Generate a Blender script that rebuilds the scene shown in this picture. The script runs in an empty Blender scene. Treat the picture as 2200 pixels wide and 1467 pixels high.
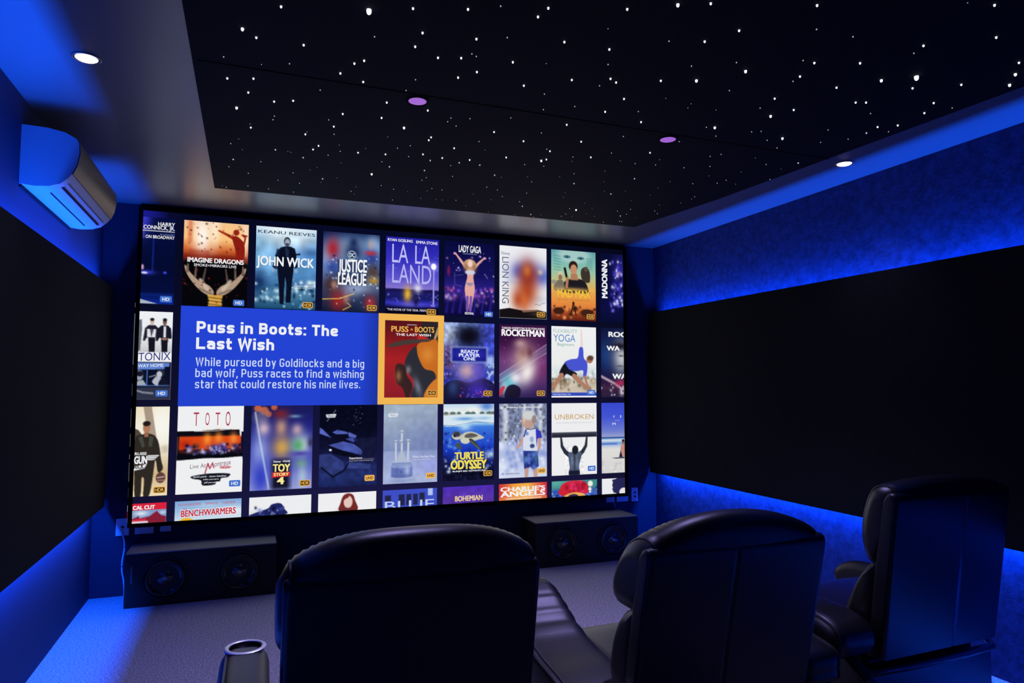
import bpy, bmesh, math, random
import numpy as np
from mathutils import Vector, Matrix

S = bpy.context.scene
C = S.collection

# ------------------------------------------------------------------ camera, world, view
R = np.array([[0.933435, -0.024768, 0.357891],
              [-0.358744, -0.060637, 0.931464],
              [0.001369, 0.997853, 0.065486]])
cam_data = bpy.data.cameras.new('camera')
cam_data.sensor_width = 36.0
cam_data.lens = 24.005
cam_data.clip_start = 0.02
cam = bpy.data.objects.new('camera', cam_data)
C.objects.link(cam)
M = Matrix.Identity(4)
for i in range(3):
    M[i][0] = R[i, 0]
    M[i][1] = R[i, 1]
    M[i][2] = -R[i, 2]
M.translation = Vector((0.0, 0.0, 1.29))
cam.matrix_world = M
S.camera = cam

world = bpy.data.worlds.new('world')
world.use_nodes = True
world.node_tree.nodes['Background'].inputs[0].default_value = (0, 0, 0, 1)
world.node_tree.nodes['Background'].inputs[1].default_value = 0.0
S.world = world
S.view_settings.view_transform = 'Standard'
S.view_settings.look = 'None'
S.view_settings.exposure = 0.0
S.view_settings.gamma = 1.0
S.view_settings.use_curve_mapping = False

# room: left wall x=XL, right wall x=XR, front wall y=YF, rear y=YB, ceiling z=ZC
XL, XR, YF, YB, ZC = -0.876, 3.138, 4.868, -2.3, 2.447
PLF, PRF = -0.80, 3.06          # room faces of the two side panels
BLUE = (0.003, 0.082, 1.0)
VIOLET = (0.46, 0.40, 1.0)


def lamp(name, kind, loc, energy, color, rot=(0, 0, 0), parent=None, **kw):
    d = bpy.data.lights.new(name, kind)
    d.energy = energy
    d.color = color
    for k, v in kw.items():
        setattr(d, k, v)
    o = bpy.data.objects.new(name, d)
    C.objects.link(o)
    o.location = loc
    o.rotation_euler = rot
    if parent:
        o.parent = parent
    return o


# LED strips that run in the gap behind the side panels, one shining up and one down on each wall
LED_LEN = 6.6
LED_Y = 1.44
for nm, x, zu, zd, eu, ed in (('left', -0.832, 1.843, 0.604, 72, 110), ('right', 3.092, 1.834, 0.640, 66, 125)):
    lamp('led_strip_up_' + nm, 'AREA', (x, LED_Y, zu), eu, BLUE, (math.pi, 0, 0),
         shape='RECTANGLE', size=0.010, size_y=LED_LEN, spread=math.radians(115))
    lamp('led_strip_down_' + nm, 'AREA', (x, LED_Y, zd), ed, BLUE, (0, 0, 0),
         shape='RECTANGLE', size=0.010, size_y=LED_LEN)
# added blue fill lamp low behind the camera, tinting the right chair's back
lamp('added_blue_fill', 'AREA', (2.80, 0.55, 0.18), 3.4, (0.002, 0.03, 1.0), (math.radians(90), 0, 0),
     shape='RECTANGLE', size=0.5, size_y=0.02, spread=math.radians(46))
# added fill lamp just before the screen, boosting the light its picture gives
lamp('added_screen_fill', 'AREA', (1.094, 4.80, 1.42), 3.2, (0.84, 0.93, 1.0), (math.radians(-90), 0, 0),
     shape='RECTANGLE', size=3.4, size_y=1.9)


# ------------------------------------------------------------------ helpers
def lin(c):
    c = np.asarray(c, float) / 255.0
    return np.where(c <= 0.04045, c / 12.92, ((c + 0.055) / 1.055) ** 2.4)


def srgb(r, g, b):
    v = lin((r, g, b))
    return (float(v[0]), float(v[1]), float(v[2]), 1.0)


def mat(name, base, rough=0.6, spec=0.5, metal=0.0, noise=None, bump=None, emit=None, strength=1.0, sheen=0.0, coat=0.0):
    m = bpy.data.materials.new(name)
    m.use_nodes = True
    nt = m.node_tree
    b = nt.nodes['Principled BSDF']
    b.inputs['Base Color'].default_value = (*base[:3], 1)
    b.inputs['Roughness'].default_value = rough
    b.inputs['Specular IOR Level'].default_value = spec
    b.inputs['Metallic'].default_value = metal
    b.inputs['Sheen Weight'].default_value = sheen
    b.inputs['Coat Weight'].default_value = coat
    if emit:
        b.inputs['Emission Color'].default_value = (*emit[:3], 1)
        b.inputs['Emission Strength'].default_value = strength
    tc = None
    if noise or bump:
        tc = nt.nodes.new('ShaderNodeTexCoord')
    if noise:
        scale, detail, lo, hi = noise
        n = nt.nodes.new('ShaderNodeTexNoise')
        n.inputs['Scale'].default_value = scale
        n.inputs['Detail'].default_value = detail
        n.inputs['Roughness'].default_value = 0.65
        r = nt.nodes.new('ShaderNodeValToRGB')
        r.color_ramp.elements[0].position = 0.33
        r.color_ramp.elements[1].position = 0.67
        r.color_ramp.elements[0].color = (*[c * lo for c in base[:3]], 1)
        r.color_ramp.elements[1].color = (*[c * hi for c in base[:3]], 1)
        nt.links.new(tc.outputs['Object'], n.inputs['Vector'])
        nt.links.new(n.outputs['Fac'], r.inputs['Fac'])
        nt.links.new(r.outputs['Color'], b.inputs['Base Color'])
    if bump:
        scale, detail, st, dist = bump
        n2 = nt.nodes.new('ShaderNodeTexNoise')
        n2.inputs['Scale'].default_value = scale
        n2.inputs['Detail'].default_value = detail
        bp = nt.nodes.new('ShaderNodeBump')
        bp.inputs['Strength'].default_value = st
        bp.inputs['Distance'].default_value = dist
        nt.links.new(tc.outputs['Object'], n2.inputs['Vector'])
        nt.links.new(n2.outputs['Fac'], bp.inputs['Height'])
        nt.links.new(bp.outputs['Normal'], b.inputs['Normal'])
    return m


M_WALL = mat('wall_suede', (0.022, 0.040, 0.092), 0.85, 0.15, noise=(26.0, 9.0, 0.6, 1.35), bump=(60, 6, 0.35, 0.004))
M_WALL_SMOOTH = mat('wall_paint', (0.023, 0.040, 0.088), 0.75, 0.25, bump=(300, 3, 0.15, 0.001))
M_FRONT = mat('front_wall_paint', (0.020, 0.028, 0.052), 0.85, 0.2, bump=(300, 3, 0.15, 0.001))
M_CEIL = mat('ceiling_paint', (0.15, 0.149, 0.147), 0.33, 0.9, bump=(350, 3, 0.12, 0.001))
M_STAR = mat('star_panel_velvet', (0.004, 0.004, 0.005), 0.9, 0.25)
M_SEAM = mat('panel_seam', (0.001, 0.001, 0.001), 0.9, 0.0)
M_PANEL = mat('panel_suede', (0.015, 0.017, 0.016), 0.95, 0.1, noise=(180.0, 5.0, 0.5, 1.5))
M_VELVET = mat('frame_velvet', (0.003, 0.003, 0.003), 0.95, 0.05)
M_BOX = mat('cabinet_black', (0.005, 0.005, 0.0055), 0.6, 0.4, bump=(220, 4, 0.3, 0.001))
M_BOXTOP = mat('cabinet_carpet_lit', (0.24, 0.25, 0.25), 0.95, 0.1, noise=(260, 4, 0.5, 1.5))  # grey carpet top, lightened to carry the screen light falling on it
M_RUBBER = mat('woofer_rubber', (0.006, 0.006, 0.006), 0.35, 0.5)
M_CONE = mat('woofer_cone', (0.016, 0.017, 0.02), 0.14, 0.8)
M_BADGE = mat('woofer_badge', (0.85, 0.85, 0.88), 0.4, 0.5)
M_PLATE = mat('white_plastic', (0.72, 0.72, 0.74), 0.35, 0.5)
M_SLOT = mat('dark_slot', (0.004, 0.004, 0.005), 0.7, 0.1)
M_AC = mat('white_aircon_plastic', (0.33, 0.33, 0.35), 0.35, 0.5)
M_ACFRONT = mat('grey_aircon_front', (0.08, 0.08, 0.075), 0.4, 0.5)
M_LEATHER = mat('dark_leather', (0.011, 0.0105, 0.0108), 0.36, 0.55, bump=(420, 4, 0.25, 0.0012))
M_PIPING = mat('leather_piping', (0.03, 0.028, 0.03), 0.38, 0.5)
M_STEEL = mat('cup_steel', (0.85, 0.85, 0.88), 0.42, 0.5, metal=1.0)
M_CUPIN = mat('cup_inside', (0.22, 0.18, 0.24), 0.22, 0.5, metal=1.0)
M_TRIM = mat('downlight_trim', (0.5, 0.5, 0.5), 0.4, 0.5)
M_LENS = mat('downlight_lens_lit', (0.8, 0.8, 0.8), 0.4, 0.3, emit=(0.80, 0.62, 1.0), strength=4.0)
M_LENSDIM = mat('downlight_lens_dim', (0.05, 0.04, 0.06), 0.4, 0.2, emit=srgb(158, 98, 205)[:3], strength=1.0)
M_STARDIM = mat('fibre_tip_faint', (0.8, 0.8, 0.8), 0.5, 0.2, emit=(0.80, 0.88, 1.0), strength=0.55)
M_STARLIT = mat('fibre_tip_lit', (0.8, 0.8, 0.8), 0.5, 0.2, emit=(0.82, 0.90, 1.0), strength=2.2)
for _m in (M_STARLIT, M_STARDIM, M_LENSDIM):
    try:
        _m.cycles.emission_sampling = 'NONE'
    except Exception:
        pass

# grey-violet cut pile carpet
M_CARPET = mat('carpet_pile', (0.40, 0.39, 0.40), 0.97, 0.05, noise=(115.0, 9.0, 0.36, 1.65), bump=(600, 2, 0.4, 0.002))


class MB:
    """Collects geometry for ONE mesh object."""

    def __init__(self):
        self.v = []
        self.f = []
        self.mi = []
        self.col = []

    def add(self, verts, faces, mi=0, col=None):
        o = len(self.v)
        self.v.extend([tuple(map(float, p)) for p in verts])
        self.f.extend([tuple(i + o for i in f) for f in faces])
        self.mi.extend([mi] * len(faces))
        if col is not None:
            self.col.extend([col] * len(verts) if np.ndim(col) == 1 else [tuple(c) for c in col])

    def box(self, c, s, mi=0):
        x, y, z = c
        a, b, d = s[0] / 2, s[1] / 2, s[2] / 2
        vs = [(x + i * a, y + j * b, z + k * d) for i in (-1, 1) for j in (-1, 1) for k in (-1, 1)]
        self.add(vs, [(0, 1, 3, 2), (4, 6, 7, 5), (0, 4, 5, 1), (2, 3, 7, 6), (0, 2, 6, 4), (1, 5, 7, 3)], mi)

    def quad(self, p, mi=0):
        self.add(p, [tuple(range(len(p)))], mi)

    def lathe(self, prof, origin, axis='z', n=48, mi=0, cap0=False, cap1=False):
        """prof: list of (radius, height along axis)"""
        vs, fs = [], []
        for r, h in prof:
            for k in range(n):
                a = 2 * math.pi * k / n
                p = (r * math.cos(a), r * math.sin(a), h)
                if axis == 'y':
                    p = (p[0], p[2], p[1])
                vs.append((origin[0] + p[0], origin[1] + p[1], origin[2] + p[2]))
        for i in range(len(prof) - 1):
            for k in range(n):
                a, b = i * n + k, i * n + (k + 1) % n
                fs.append((a, b, b + n, a + n) if axis == 'z' else (a, a + n, b + n, b))
        if cap0:
            fs.append(tuple(range(n - 1, -1, -1)))
        if cap1:
            fs.append(tuple((len(prof) - 1) * n + k for k in range(n)))
        self.add(vs, fs, mi)

    def tube(self, pts, r, n=10, mi=0):
        pts = [Vector(p) for p in pts]
        vs, fs = [], []
        up = Vector((0, 0, 1))
        for i, p in enumerate(pts):
            t = (pts[min(i + 1, len(pts) - 1)] - pts[max(i - 1, 0)]).normalized()
            s = t.cross(up)
            if s.length < 1e-3:
                s = t.cross(Vector((1, 0, 0)))
            s.normalize()
            u = s.cross(t)
            rr = r[i] if hasattr(r, '__len__') else r
            for k in range(n):
                a = 2 * math.pi * k / n
                vs.append(p + s * (rr * math.cos(a)) + u * (rr * math.sin(a)))
        for i in range(len(pts) - 1):
            for k in range(n):
                a, b = i * n + k, i * n + (k + 1) % n
                fs.append((a, b, b + n, a + n))
        fs.append(tuple(range(n - 1, -1, -1)))
        fs.append(tuple((len(pts) - 1) * n + k for k in range(n)))
        self.add(vs, fs, mi)

    def build(self, name, mats, parent=None, smooth=False, loc=None, bevel=0.0, angle=40, subsurf=0):
        me = bpy.data.meshes.new(name)
        me.from_pydata(self.v, [], self.f)
        for m in (mats if isinstance(mats, (list, tuple)) else [mats]):
            me.materials.append(m)
        me.polygons.foreach_set('material_index', self.mi)
        if self.col:
            at = me.color_attributes.new('Col', 'FLOAT_COLOR', 'POINT')
            arr = np.ones((len(self.v), 4), np.float32)
            arr[:, :3] = np.array(self.col, np.float32)[:, :3]
            at.data.foreach_set('color', arr.ravel())
        me.update()
        if not self.col:
            bm = bmesh.new()
            bm.from_mesh(me)
            bmesh.ops.recalc_face_normals(bm, faces=bm.faces)
            bm.to_mesh(me)
            bm.free()
        if smooth:
            me.polygons.foreach_set('use_smooth', [True] * len(me.polygons))
            try:
                me.set_sharp_from_angle(angle=math.radians(angle))
            except Exception:
                pass
        o = bpy.data.objects.new(name, me)
        C.objects.link(o)
        if parent:
            o.parent = parent
        if loc is not None:
            o.location = loc
        if bevel:
            md = o.modifiers.new('bevel', 'BEVEL')
            md.width = bevel
            md.segments = 3
            md.limit_method = 'ANGLE'
        if subsurf:
            md = o.modifiers.new('sub', 'SUBSURF')
            md.levels = subsurf
            md.render_levels = subsurf
        return o


def empty(name, loc, label, cat, group=None, rz=0.0):
    o = bpy.data.objects.new(name, None)
    C.objects.link(o)
    o.location = loc
    o.rotation_euler = (0, 0, rz)
    o.empty_display_size = 0.1
    tag(o, label, cat, group)
    return o


def tag(o, label, cat, group=None):
    o['label'] = label
    o['category'] = cat
    if group:
        o['group'] = group
    return o


def struct(o):
    o['kind'] = 'structure'
    return o


# ------------------------------------------------------------------ the setting
b = MB(); b.quad([(XL, YB, 0), (XR, YB, 0), (XR, YF, 0), (XL, YF, 0)])
struct(b.build('floor', M_CARPET))
b = MB(); b.quad([(XL, YB, ZC), (XL, YF, ZC), (XR, YF, ZC), (XR, YB, ZC)])
struct(b.build('ceiling', M_CEIL))
b = MB(); b.quad([(XL, YF, 0), (XR, YF, 0), (XR, YF, ZC), (XL, YF, ZC)])
struct(b.build('wall_front', M_FRONT))
b = MB(); b.quad([(XL, YB, 0), (XL, YF, 0), (XL, YF, ZC), (XL, YB, ZC)])
struct(b.build('wall_left', M_WALL_SMOOTH))
b = MB(); b.quad([(XR, YF, 0), (XR, YB, 0), (XR, YB, ZC), (XR, YF, ZC)])
struct(b.build('wall_right', M_WALL))
b = MB(); b.quad([(XR, YB, 0), (XL, YB, 0), (XL, YB, ZC), (XR, YB, ZC)])
struct(b.build('wall_rear', M_FRONT))

# side acoustic panels: a thin fabric-covered board on battens, standing off the wall
for side, face, wall, y1, z0, z1 in (('left', PLF, XL, 4.79, 0.562, 1.896), ('right', PRF, XR, 4.83, 0.597, 1.894)):
    s = 1 if side == 'left' else -1
    b = MB()
    b.box((face - s * 0.006, (y1 - 2.25) / 2, (z0 + z1) / 2), (0.012, y1 + 2.25, z1 - z0))
    g0, g1 = wall + s * 0.002, face - s * 0.012
    for z in (1.02, 1.44):
        b.box(((g0 + g1) / 2, (y1 - 2.25) / 2, z), (abs(g1 - g0), y1 + 2.2, 0.04))
    o = b.build('acoustic_panel', M_PANEL)
    tag(o, 'long black suede acoustic panel standing off the %s wall with blue light behind' % side, 'wall panel')

# star ceiling panel with fibre tips
star = empty('star_ceiling_panel', (1.25, 2.0, ZC), 'black ceiling panel scattered with tiny white star lights', 'ceiling panel')
PZ = 2.435
pts = [(-0.216, -2.2), (2.80, -2.2), (2.735, 1.66), (2.655, 3.4), (2.56, 4.215), (-0.215, 4.255)]
b = MB()
top = [(x - 1.25, y - 2.0, 0) for x, y in pts]
bot = [(x - 1.25, y - 2.0, PZ - ZC) for x, y in pts]
n = len(pts)
b.add(top + bot, [tuple(range(n)), tuple(range(2 * n - 1, n - 1, -1))] + [(i, i + n, (i + 1) % n + n, (i + 1) % n) for i in range(n)])
b.build('panel_board', M_STAR, star)
b = MB(); b.box((0, 2.575 - 2.0, PZ - ZC - 0.0008), (2.9, 0.0025, 0.0016)); b.build('panel_seam', M_SEAM, star)
STARS = "313,2034,4 1173,1669,3 2274,1755,4 -48,2290,3 1655,1946,3 1535,2074,3 2178,1823,3 -76,2967,3 613,2933,3 818,1826,2 593,1920,2 2033,2242,3 436,1976,2 2592,1609,3 1044,1745,2 808,1882,2 1894,2433,3 1261,1628,2 2664,1676,3 62,2110,2 497,2106,2 1565,1521,2 672,2080,2 951,1993,2 2268,2429,3 1444,1724,2 495,2203,2 1356,3119,3 1115,1983,2 1384,1822,2 663,2224,2 587,2251,2 -6,2333,2 143,2328,2 842,2187,2 350,2366,2 321,2400,2 747,2305,2 2060,1328,2 590,3652,3 696,2373,2 1098,2238,2 1228,2177,2 284,2496,2 949,2348,2 1263,2197,2 1412,2124,2 373,2537,2 1839,1807,2 2086,1580,2 1991,1750,2 -13,2657,2 1871,1908,2 2258,1455,2 1366,2315,2 -104,2690,2 491,2692,2 665,2710,2 -31,2793,2 1358,2455,2 137,2811,2 2072,1931,2 1923,2096,2 66,2847,2 340,2875,2 500,2858,2 1952,3925,3 1270,2641,2 1557,2497,2 2511,1545,2 2348,1830,2 2076,2156,2 1002,2837,2 2254,2008,2 2293,1993,2 2492,1741,2 321,3032,2 754,3004,2 1169,2896,2 753,3044,2 1423,2804,2 -21,3177,2 2551,1898,2 211,3174,2 893,3104,2 1340,2976,2 2609,1984,2 281,3307,2 774,3244,2 1806,2818,2 1173,3138,2 2559,2169,2 601,3311,2 471,3336,2 1567,2983,2 2625,2123,2 877,3262,2 261,3369,2 1373,3093,2 1014,3240,2 2573,2240,2 830,3321,2 91,3439,2 977,3301,2 1087,3298,2 225,3509,2 656,3495,2 841,3488,2 1215,3429,2 -103,3665,2 2597,2676,2 1955,3209,2 1684,3411,2 351,3836,2 680,1869,1 1982,3521,2 1594,3969,2 764,2036,1 356,2188,1 1724,4141,2 1273,1864,1 689,2183,1 2300,3960,2 709,2195,1 1671,1629,1 1165,2082,1 1818,1622,1 1449,1985,1 1581,1905,1 106,2486,1 553,2449,1 -111,2516,1 1789,1808,1 1219,2246,1 540,2554,1 1053,2390,1 2104,1630,1 229,2671,1 1878,1950,1 1708,2102,1 1217,2454,1 1110,2530,1 1487,2405,1 1015,2660,1 777,2754,1 855,2731,1 775,2798,1 1935,2193,1 823,2832,1 292,2964,1 72,3006,1 1206,2772,1 68,3049,1 1859,2446,1 1574,2676,1 977,2977,1 333,3128,1 2405,2070,1 2082,2417,1 1966,2519,1 2118,2397,1 689,3149,1 1851,2639,1 1315,2958,1 639,3205,1 2668,1906,1 2385,2276,1 1633,2892,1 2222,2477,1 1482,3013,1 387,3349,1 715,3304,1 -109,3429,1 2653,2193,1 338,3429,1 2338,2541,1 2475,2408,1 2146,2712,1 2560,2329,1 1302,3209,1 2115,2757,1 605,3432,1 1404,3196,1 949,3362,1 1825,2988,1 1935,2969,1 2098,2953,1 1606,3252,1 2212,2887,1 28,3656,1 1009,3536,1 2461,2754,1 881,3610,1 1450,3471,1 869,3664,1 193,3786,1 -127,3802,1 1248,3657,1 -32,3884,1 676,3847,1 2445,3051,1 961,3799,1 1325,3689,1 2312,3173,1 1023,3805,1 2435,3116,1 122,3955,1 757,3896,1 2662,2952,1 238,3972,1 1509,3688,1 1399,3808,1 532,4030,1 -34,4133,1 78,4152,1 1162,3992,1 1539,3878,1 217,4168,1 795,4125,1 2484,3393,1 -151,4208,1 1046,1868,0.5 1902,3916,1 2275,3787,1 2219,3858,1 1938,4049,1 2444,3766,1 2316,3906,1 1935,4115,1 2499,3821,1 957,2156,0.5 2372,4095,1 2280,4160,1 2390,4098,1 1975,1350,0.5 13,2530,0.5 1520,2253,0.5 1645,2260,0.5 1657,2299,0.5 1780,2276,0.5 567,3073,0.5 -24,3137,0.5 216,3144,0.5 1042,3080,0.5 372,3266,0.5 497,3265,0.5 -73,3350,0.5 1508,3075,0.5 1732,2978,0.5 149,3444,0.5 163,3454,0.5 1909,2892,0.5 -59,3499,0.5 412,3528,0.5 2341,2695,0.5 1740,3155,0.5 305,3649,0.5 1395,3400,0.5 1558,3331,0.5 1264,3457,0.5 274,3703,0.5 2427,2904,0.5 1827,3325,0.5 2308,3021,0.5 2588,2787,0.5 424,3796,0.5 2171,3187,0.5 350,3908,0.5 2173,3313,0.5 547,3927,0.5 949,3861,0.5 1920,3488,0.5 1717,3594,0.5 2035,3443,0.5 2545,3095,0.5 845,3917,0.5 1222,3828,0.5 1753,3695,0.5 2214,3459,0.5 559,4082,0.5 1361,3903,0.5 950,4027,0.5 1045,4024,0.5 1083,4016,0.5 -172,4184,0.5 1304,3985,0.5 2173,3608,0.5 1931,3763,0.5 2499,3444,0.5 1258,4096,0.5 2489,3542,0.5 2391,3630,0.5 2033,3857,0.5 1443,4195,0.5 1628,4183,0.5 2062,3996,0.5 1792,4132,0.5 1768,4198,0.5 2007,4096,0.5 2146,4038,0.5 2423,3969,0.5"
RAD = {0.5: 0.0012, 1: 0.0019, 2: 0.0031, 3: 0.0045, 4: 0.0075}


def star_geo(b, x, y, r):
    prof = [(r, 0.0), (r, -1.1 * r), (r * 0.8, -1.7 * r), (r * 0.4, -2.05 * r), (r * 0.05, -2.1 * r)]
    b.lathe(prof, (x, y, 0), n=8, cap1=True)


rest = MB()
proto = {}
for i, q in enumerate(STARS.split()):
    a, c, k = q.split(',')
    x, y, r = int(a) / 1000 - 1.25, int(c) / 1000 - 2.0, RAD[float(k)]
    if i < 100:
        if k not in proto:
            b = MB(); star_geo(b, 0, 0, r)
            proto[k] = b.build('star_light', M_STARLIT, star, smooth=True)
            o = proto[k]
        else:
            o = proto[k].copy(); C.objects.link(o); o.parent = star
        o.location = (x, y, PZ - ZC)
    else:
        star_geo(rest, x, y, r)
o = rest.build('faint_star_lights', M_STARDIM, star, smooth=True, loc=(0, 0, PZ - ZC))
o['kind'] = 'stuff'


# recessed downlights
def downlight(x, y, z, lit, label, energy):
    d = empty('recessed_downlight', (x, y, z), label, 'downlight', 'recessed ceiling downlights')
    b = MB()
    b.lathe([(0.047, 0), (0.047, -0.003), (0.044, -0.005), (0.040, -0.004)], (0, 0, 0), n=40, cap0=True)
    b.build('trim_ring', M_CEIL if lit else M_STAR, d, smooth=True)
    b = MB()
    h = 0.007 if lit else 0.001
    b.lathe([(0.036, -0.003), (0.031, -0.003 - h * .5), (0.02, -0.003 - h * .9), (0.001, -0.003 - h)], (0, 0, 0), n=40, cap1=True)
    b.build('lens', M_LENS if lit else M_LENSDIM, d, smooth=True)
    lamp('downlight_beam', 'SPOT', (0, 0, -0.03), energy, VIOLET, parent=d, spot_size=math.radians(84 if lit else 96), spot_blend=1.0,
         shadow_soft_size=0.03)


downlight(-0.565, 2.728, ZC, True, 'glowing white violet downlight in the ceiling border above the air conditioner', 10)
downlight(2.857, 2.628, ZC, True, 'glowing white violet downlight in the blue lit ceiling border by the right wall', 10)
downlight(0.604, 2.635, PZ, False, 'dim violet downlight left of the other inside the starry ceiling', 92)
downlight(1.786, 2.635, PZ, False, 'dim violet downlight inside the starry ceiling, nearer the right wall', 92)

# ------------------------------------------------------------------ projection screen
SX0, SX1, SZ0, SZ1 = -0.6534, 2.8243, 0.4412, 2.4032
SY = 4.83
SW, SH = SX1 - SX0, SZ1 - SZ0
M_PIC = bpy.data.materials.new('projected_picture')
M_PIC.use_nodes = True
_nt = M_PIC.node_tree
_nt.nodes.clear()
_out = _nt.nodes.new('ShaderNodeOutputMaterial')
_em = _nt.nodes.new('ShaderNodeEmission')
_at = _nt.nodes.new('ShaderNodeVertexColor')
_at.layer_name = 'Col'
_nt.links.new(_at.outputs['Color'], _em.inputs['Color'])
_nt.links.new(_em.outputs[0], _out.inputs['Surface'])
_em.inputs['Strength'].default_value = 1.0
try:
    M_PIC.cycles.emission_sampling = 'NONE'
except Exception:
    pass

scr = empty('projection_screen', ((SX0 + SX1) / 2, SY, 0.0),
            'huge bright wall screen showing a grid of film tiles and a blue text box', 'projection screen')


def sp(u, v, layer):
    """screen fraction (u right, v down) -> local point of the screen"""
    return ((u - 0.5) * SW, -0.0004 * layer, SZ1 - v * SH)


TA = 1.423   # tile height / width


class Paint:
    """A picture painted on a grid of sample points; x right 0..1, y down 0..1 of the tile."""

    def __init__(self, x0, x1, y0, y1, res=86):
        self.nx = max(6, int(round(res * (x1 - x0))))
        self.ny = max(6, int(round(res * TA * (y1 - y0))))
        xs = np.linspace(x0, x1, self.nx + 1)
        ys = np.linspace(y0, y1, self.ny + 1)
        self.X, self.Y = np.meshgrid(xs, ys)
        self.px = 1.0 / res
        self.a = np.zeros((*self.X.shape, 3))

    def mix(self, m, c):
        m = np.clip(m, 0, 1)[..., None]
        self.a = self.a * (1 - m) + np.asarray(c, float) * m

    def fill(self, c):
        self.a[:] = c

    def vg(self, *st, axis='y'):
        t = self.Y if axis == 'y' else self.X
        ks = [s[0] for s in st]
        for i in range(3):
            self.a[..., i] = np.interp(t, ks, [s[1][i] for s in st])

    def rect(self, x0, y0, x1, y1, c, al=1.0, soft=None):
        s = soft or self.px
        m = np.clip((self.X - x0) / s + .5, 0, 1) * np.clip((x1 - self.X) / s + .5, 0, 1)
        s2 = s / TA
        m *= np.clip((self.Y - y0) / s2 + .5, 0, 1) * np.clip((y1 - self.Y) / s2 + .5, 0, 1)
        self.mix(m * al, c)

    def ell(self, cx, cy, rx, ry, c, soft=None, al=1.0, rot=0.0):
        dx, dy = self.X - cx, (self.Y - cy) * TA
        ca, sa = math.cos(math.radians(rot)), math.sin(math.radians(rot))
        u, v = dx * ca + dy * sa, -dx * sa + dy * ca
        d = np.sqrt((u / rx) ** 2 + (v / (ry * TA)) ** 2)
        s = (soft if soft else self.px / min(rx, ry * TA))
        self.mix(np.clip((1 - d) / s + .5, 0, 1) * al, c)

    def glow(self, cx, cy, rx, ry, c, al=1.0, rot=0.0):
        dx, dy = self.X - cx, (self.Y - cy) * TA
        ca, sa = math.cos(math.radians(rot)), math.sin(math.radians(rot))
        u, v = dx * ca + dy * sa, -dx * sa + dy * ca
        self.mix(np.exp(-((u / rx) ** 2 + (v / (ry * TA)) ** 2)) * al, c)

    def line(self, pts, w, c, al=1.0, soft=None, w1=None):
        """stroke through pts; width w at the start, w1 at the end"""
        s = soft or self.px
        L = [0.0]
        for i in range(len(pts) - 1):
            L.append(L[-1] + math.hypot(pts[i + 1][0] - pts[i][0], (pts[i + 1][1] - pts[i][1]) * TA))
        best = np.full(self.X.shape, 9.0)
        for i in range(len(pts) - 1):
            ax, ay, bx, by = pts[i][0], pts[i][1] * TA, pts[i + 1][0], pts[i + 1][1] * TA
            dx, dy = bx - ax, by - ay
            l2 = dx * dx + dy * dy + 1e-12
            t = np.clip(((self.X - ax) * dx + (self.Y * TA - ay) * dy) / l2, 0, 1)
            d = np.hypot(self.X - ax - t * dx, self.Y * TA - ay - t * dy)
            ww = w if w1 is None else w + (w1 - w) * (L[i] + t * (L[i + 1] - L[i])) / L[-1]
            best = np.minimum(best, d - ww / 2)
        self.mix(np.clip(-best / s + .5, 0, 1) * al, c)

    def poly(self, pts, c, al=1.0, smooth=False):
        if smooth:
            q = []
            n = len(pts)
            for i in range(n):
                p0, p1, p2, p3 = [np.array(pts[(i + k) % n], float) for k in (-1, 0, 1, 2)]
                for t in (0, .25, .5, .75):
                    q.append(tuple(.5 * ((2 * p1) + (-p0 + p2) * t + (2 * p0 - 5 * p1 + 4 * p2 - p3) * t * t + (-p0 + 3 * p1 - 3 * p2 + p3) * t ** 3)))
            pts = q
        acc = np.zeros(self.X.shape)
        hx, hy = self.px, self.px / TA
        for ox in (-.33, 0, .33):
            for oy in (-.33, 0, .33):
                X, Y = self.X + ox * hx, self.Y + oy * hy
                ins = np.zeros(X.shape, bool)
                j = len(pts) - 1
                for i in range(len(pts)):
                    xi, yi = pts[i]
                    xj, yj = pts[j]
                    if yi != yj:
                        ins ^= ((yi > Y) != (yj > Y)) & (X < (xj - xi) * (Y - yi) / (yj - yi) + xi)
                    j = i
                acc += ins
        self.mix(acc / 9 * al, c)

    def tex(self, seed, sx, sy, amp, box=None):
        """smooth random light and dark mottling"""
        rng = np.random.RandomState(seed)
        nx, ny = max(2, int(sx)), max(2, int(sy))
        g = rng.rand(ny + 2, nx + 2)
        fx = np.clip(self.X, 0, .999) * nx
        fy = np.clip(self.Y, 0, .999) * ny
        ix, iy = fx.astype(int), fy.astype(int)
        tx, ty = fx - ix, fy - iy
        v = (g[iy, ix] * (1 - tx) + g[iy, ix + 1] * tx) * (1 - ty) + (g[iy + 1, ix] * (1 - tx) + g[iy + 1, ix + 1] * tx) * ty
        f = 1 + amp * (v - .5) * 2
        if box:
            m = ((self.X > box[0]) & (self.X < box[2]) & (self.Y > box[1]) & (self.Y < box[3])).astype(float)
            f = 1 + (f - 1) * m
        self.a = self.a * f[..., None]

    def specks(self, seed, n, c, r, box):
        rng = np.random.RandomState(seed)
        for _ in range(n):
            x, y = box[0] + rng.rand() * (box[2] - box[0]), box[1] + rng.rand() * (box[3] - box[1])
            k = r * (.5 + rng.rand())
            cc = c if np.ndim(c) == 1 else c[rng.randint(len(c))]
            self.glow(x, y, k * (.6 + .8 * rng.rand()), k * .8, cc, .95)


# ---- lettering
_cap = {}


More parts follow.
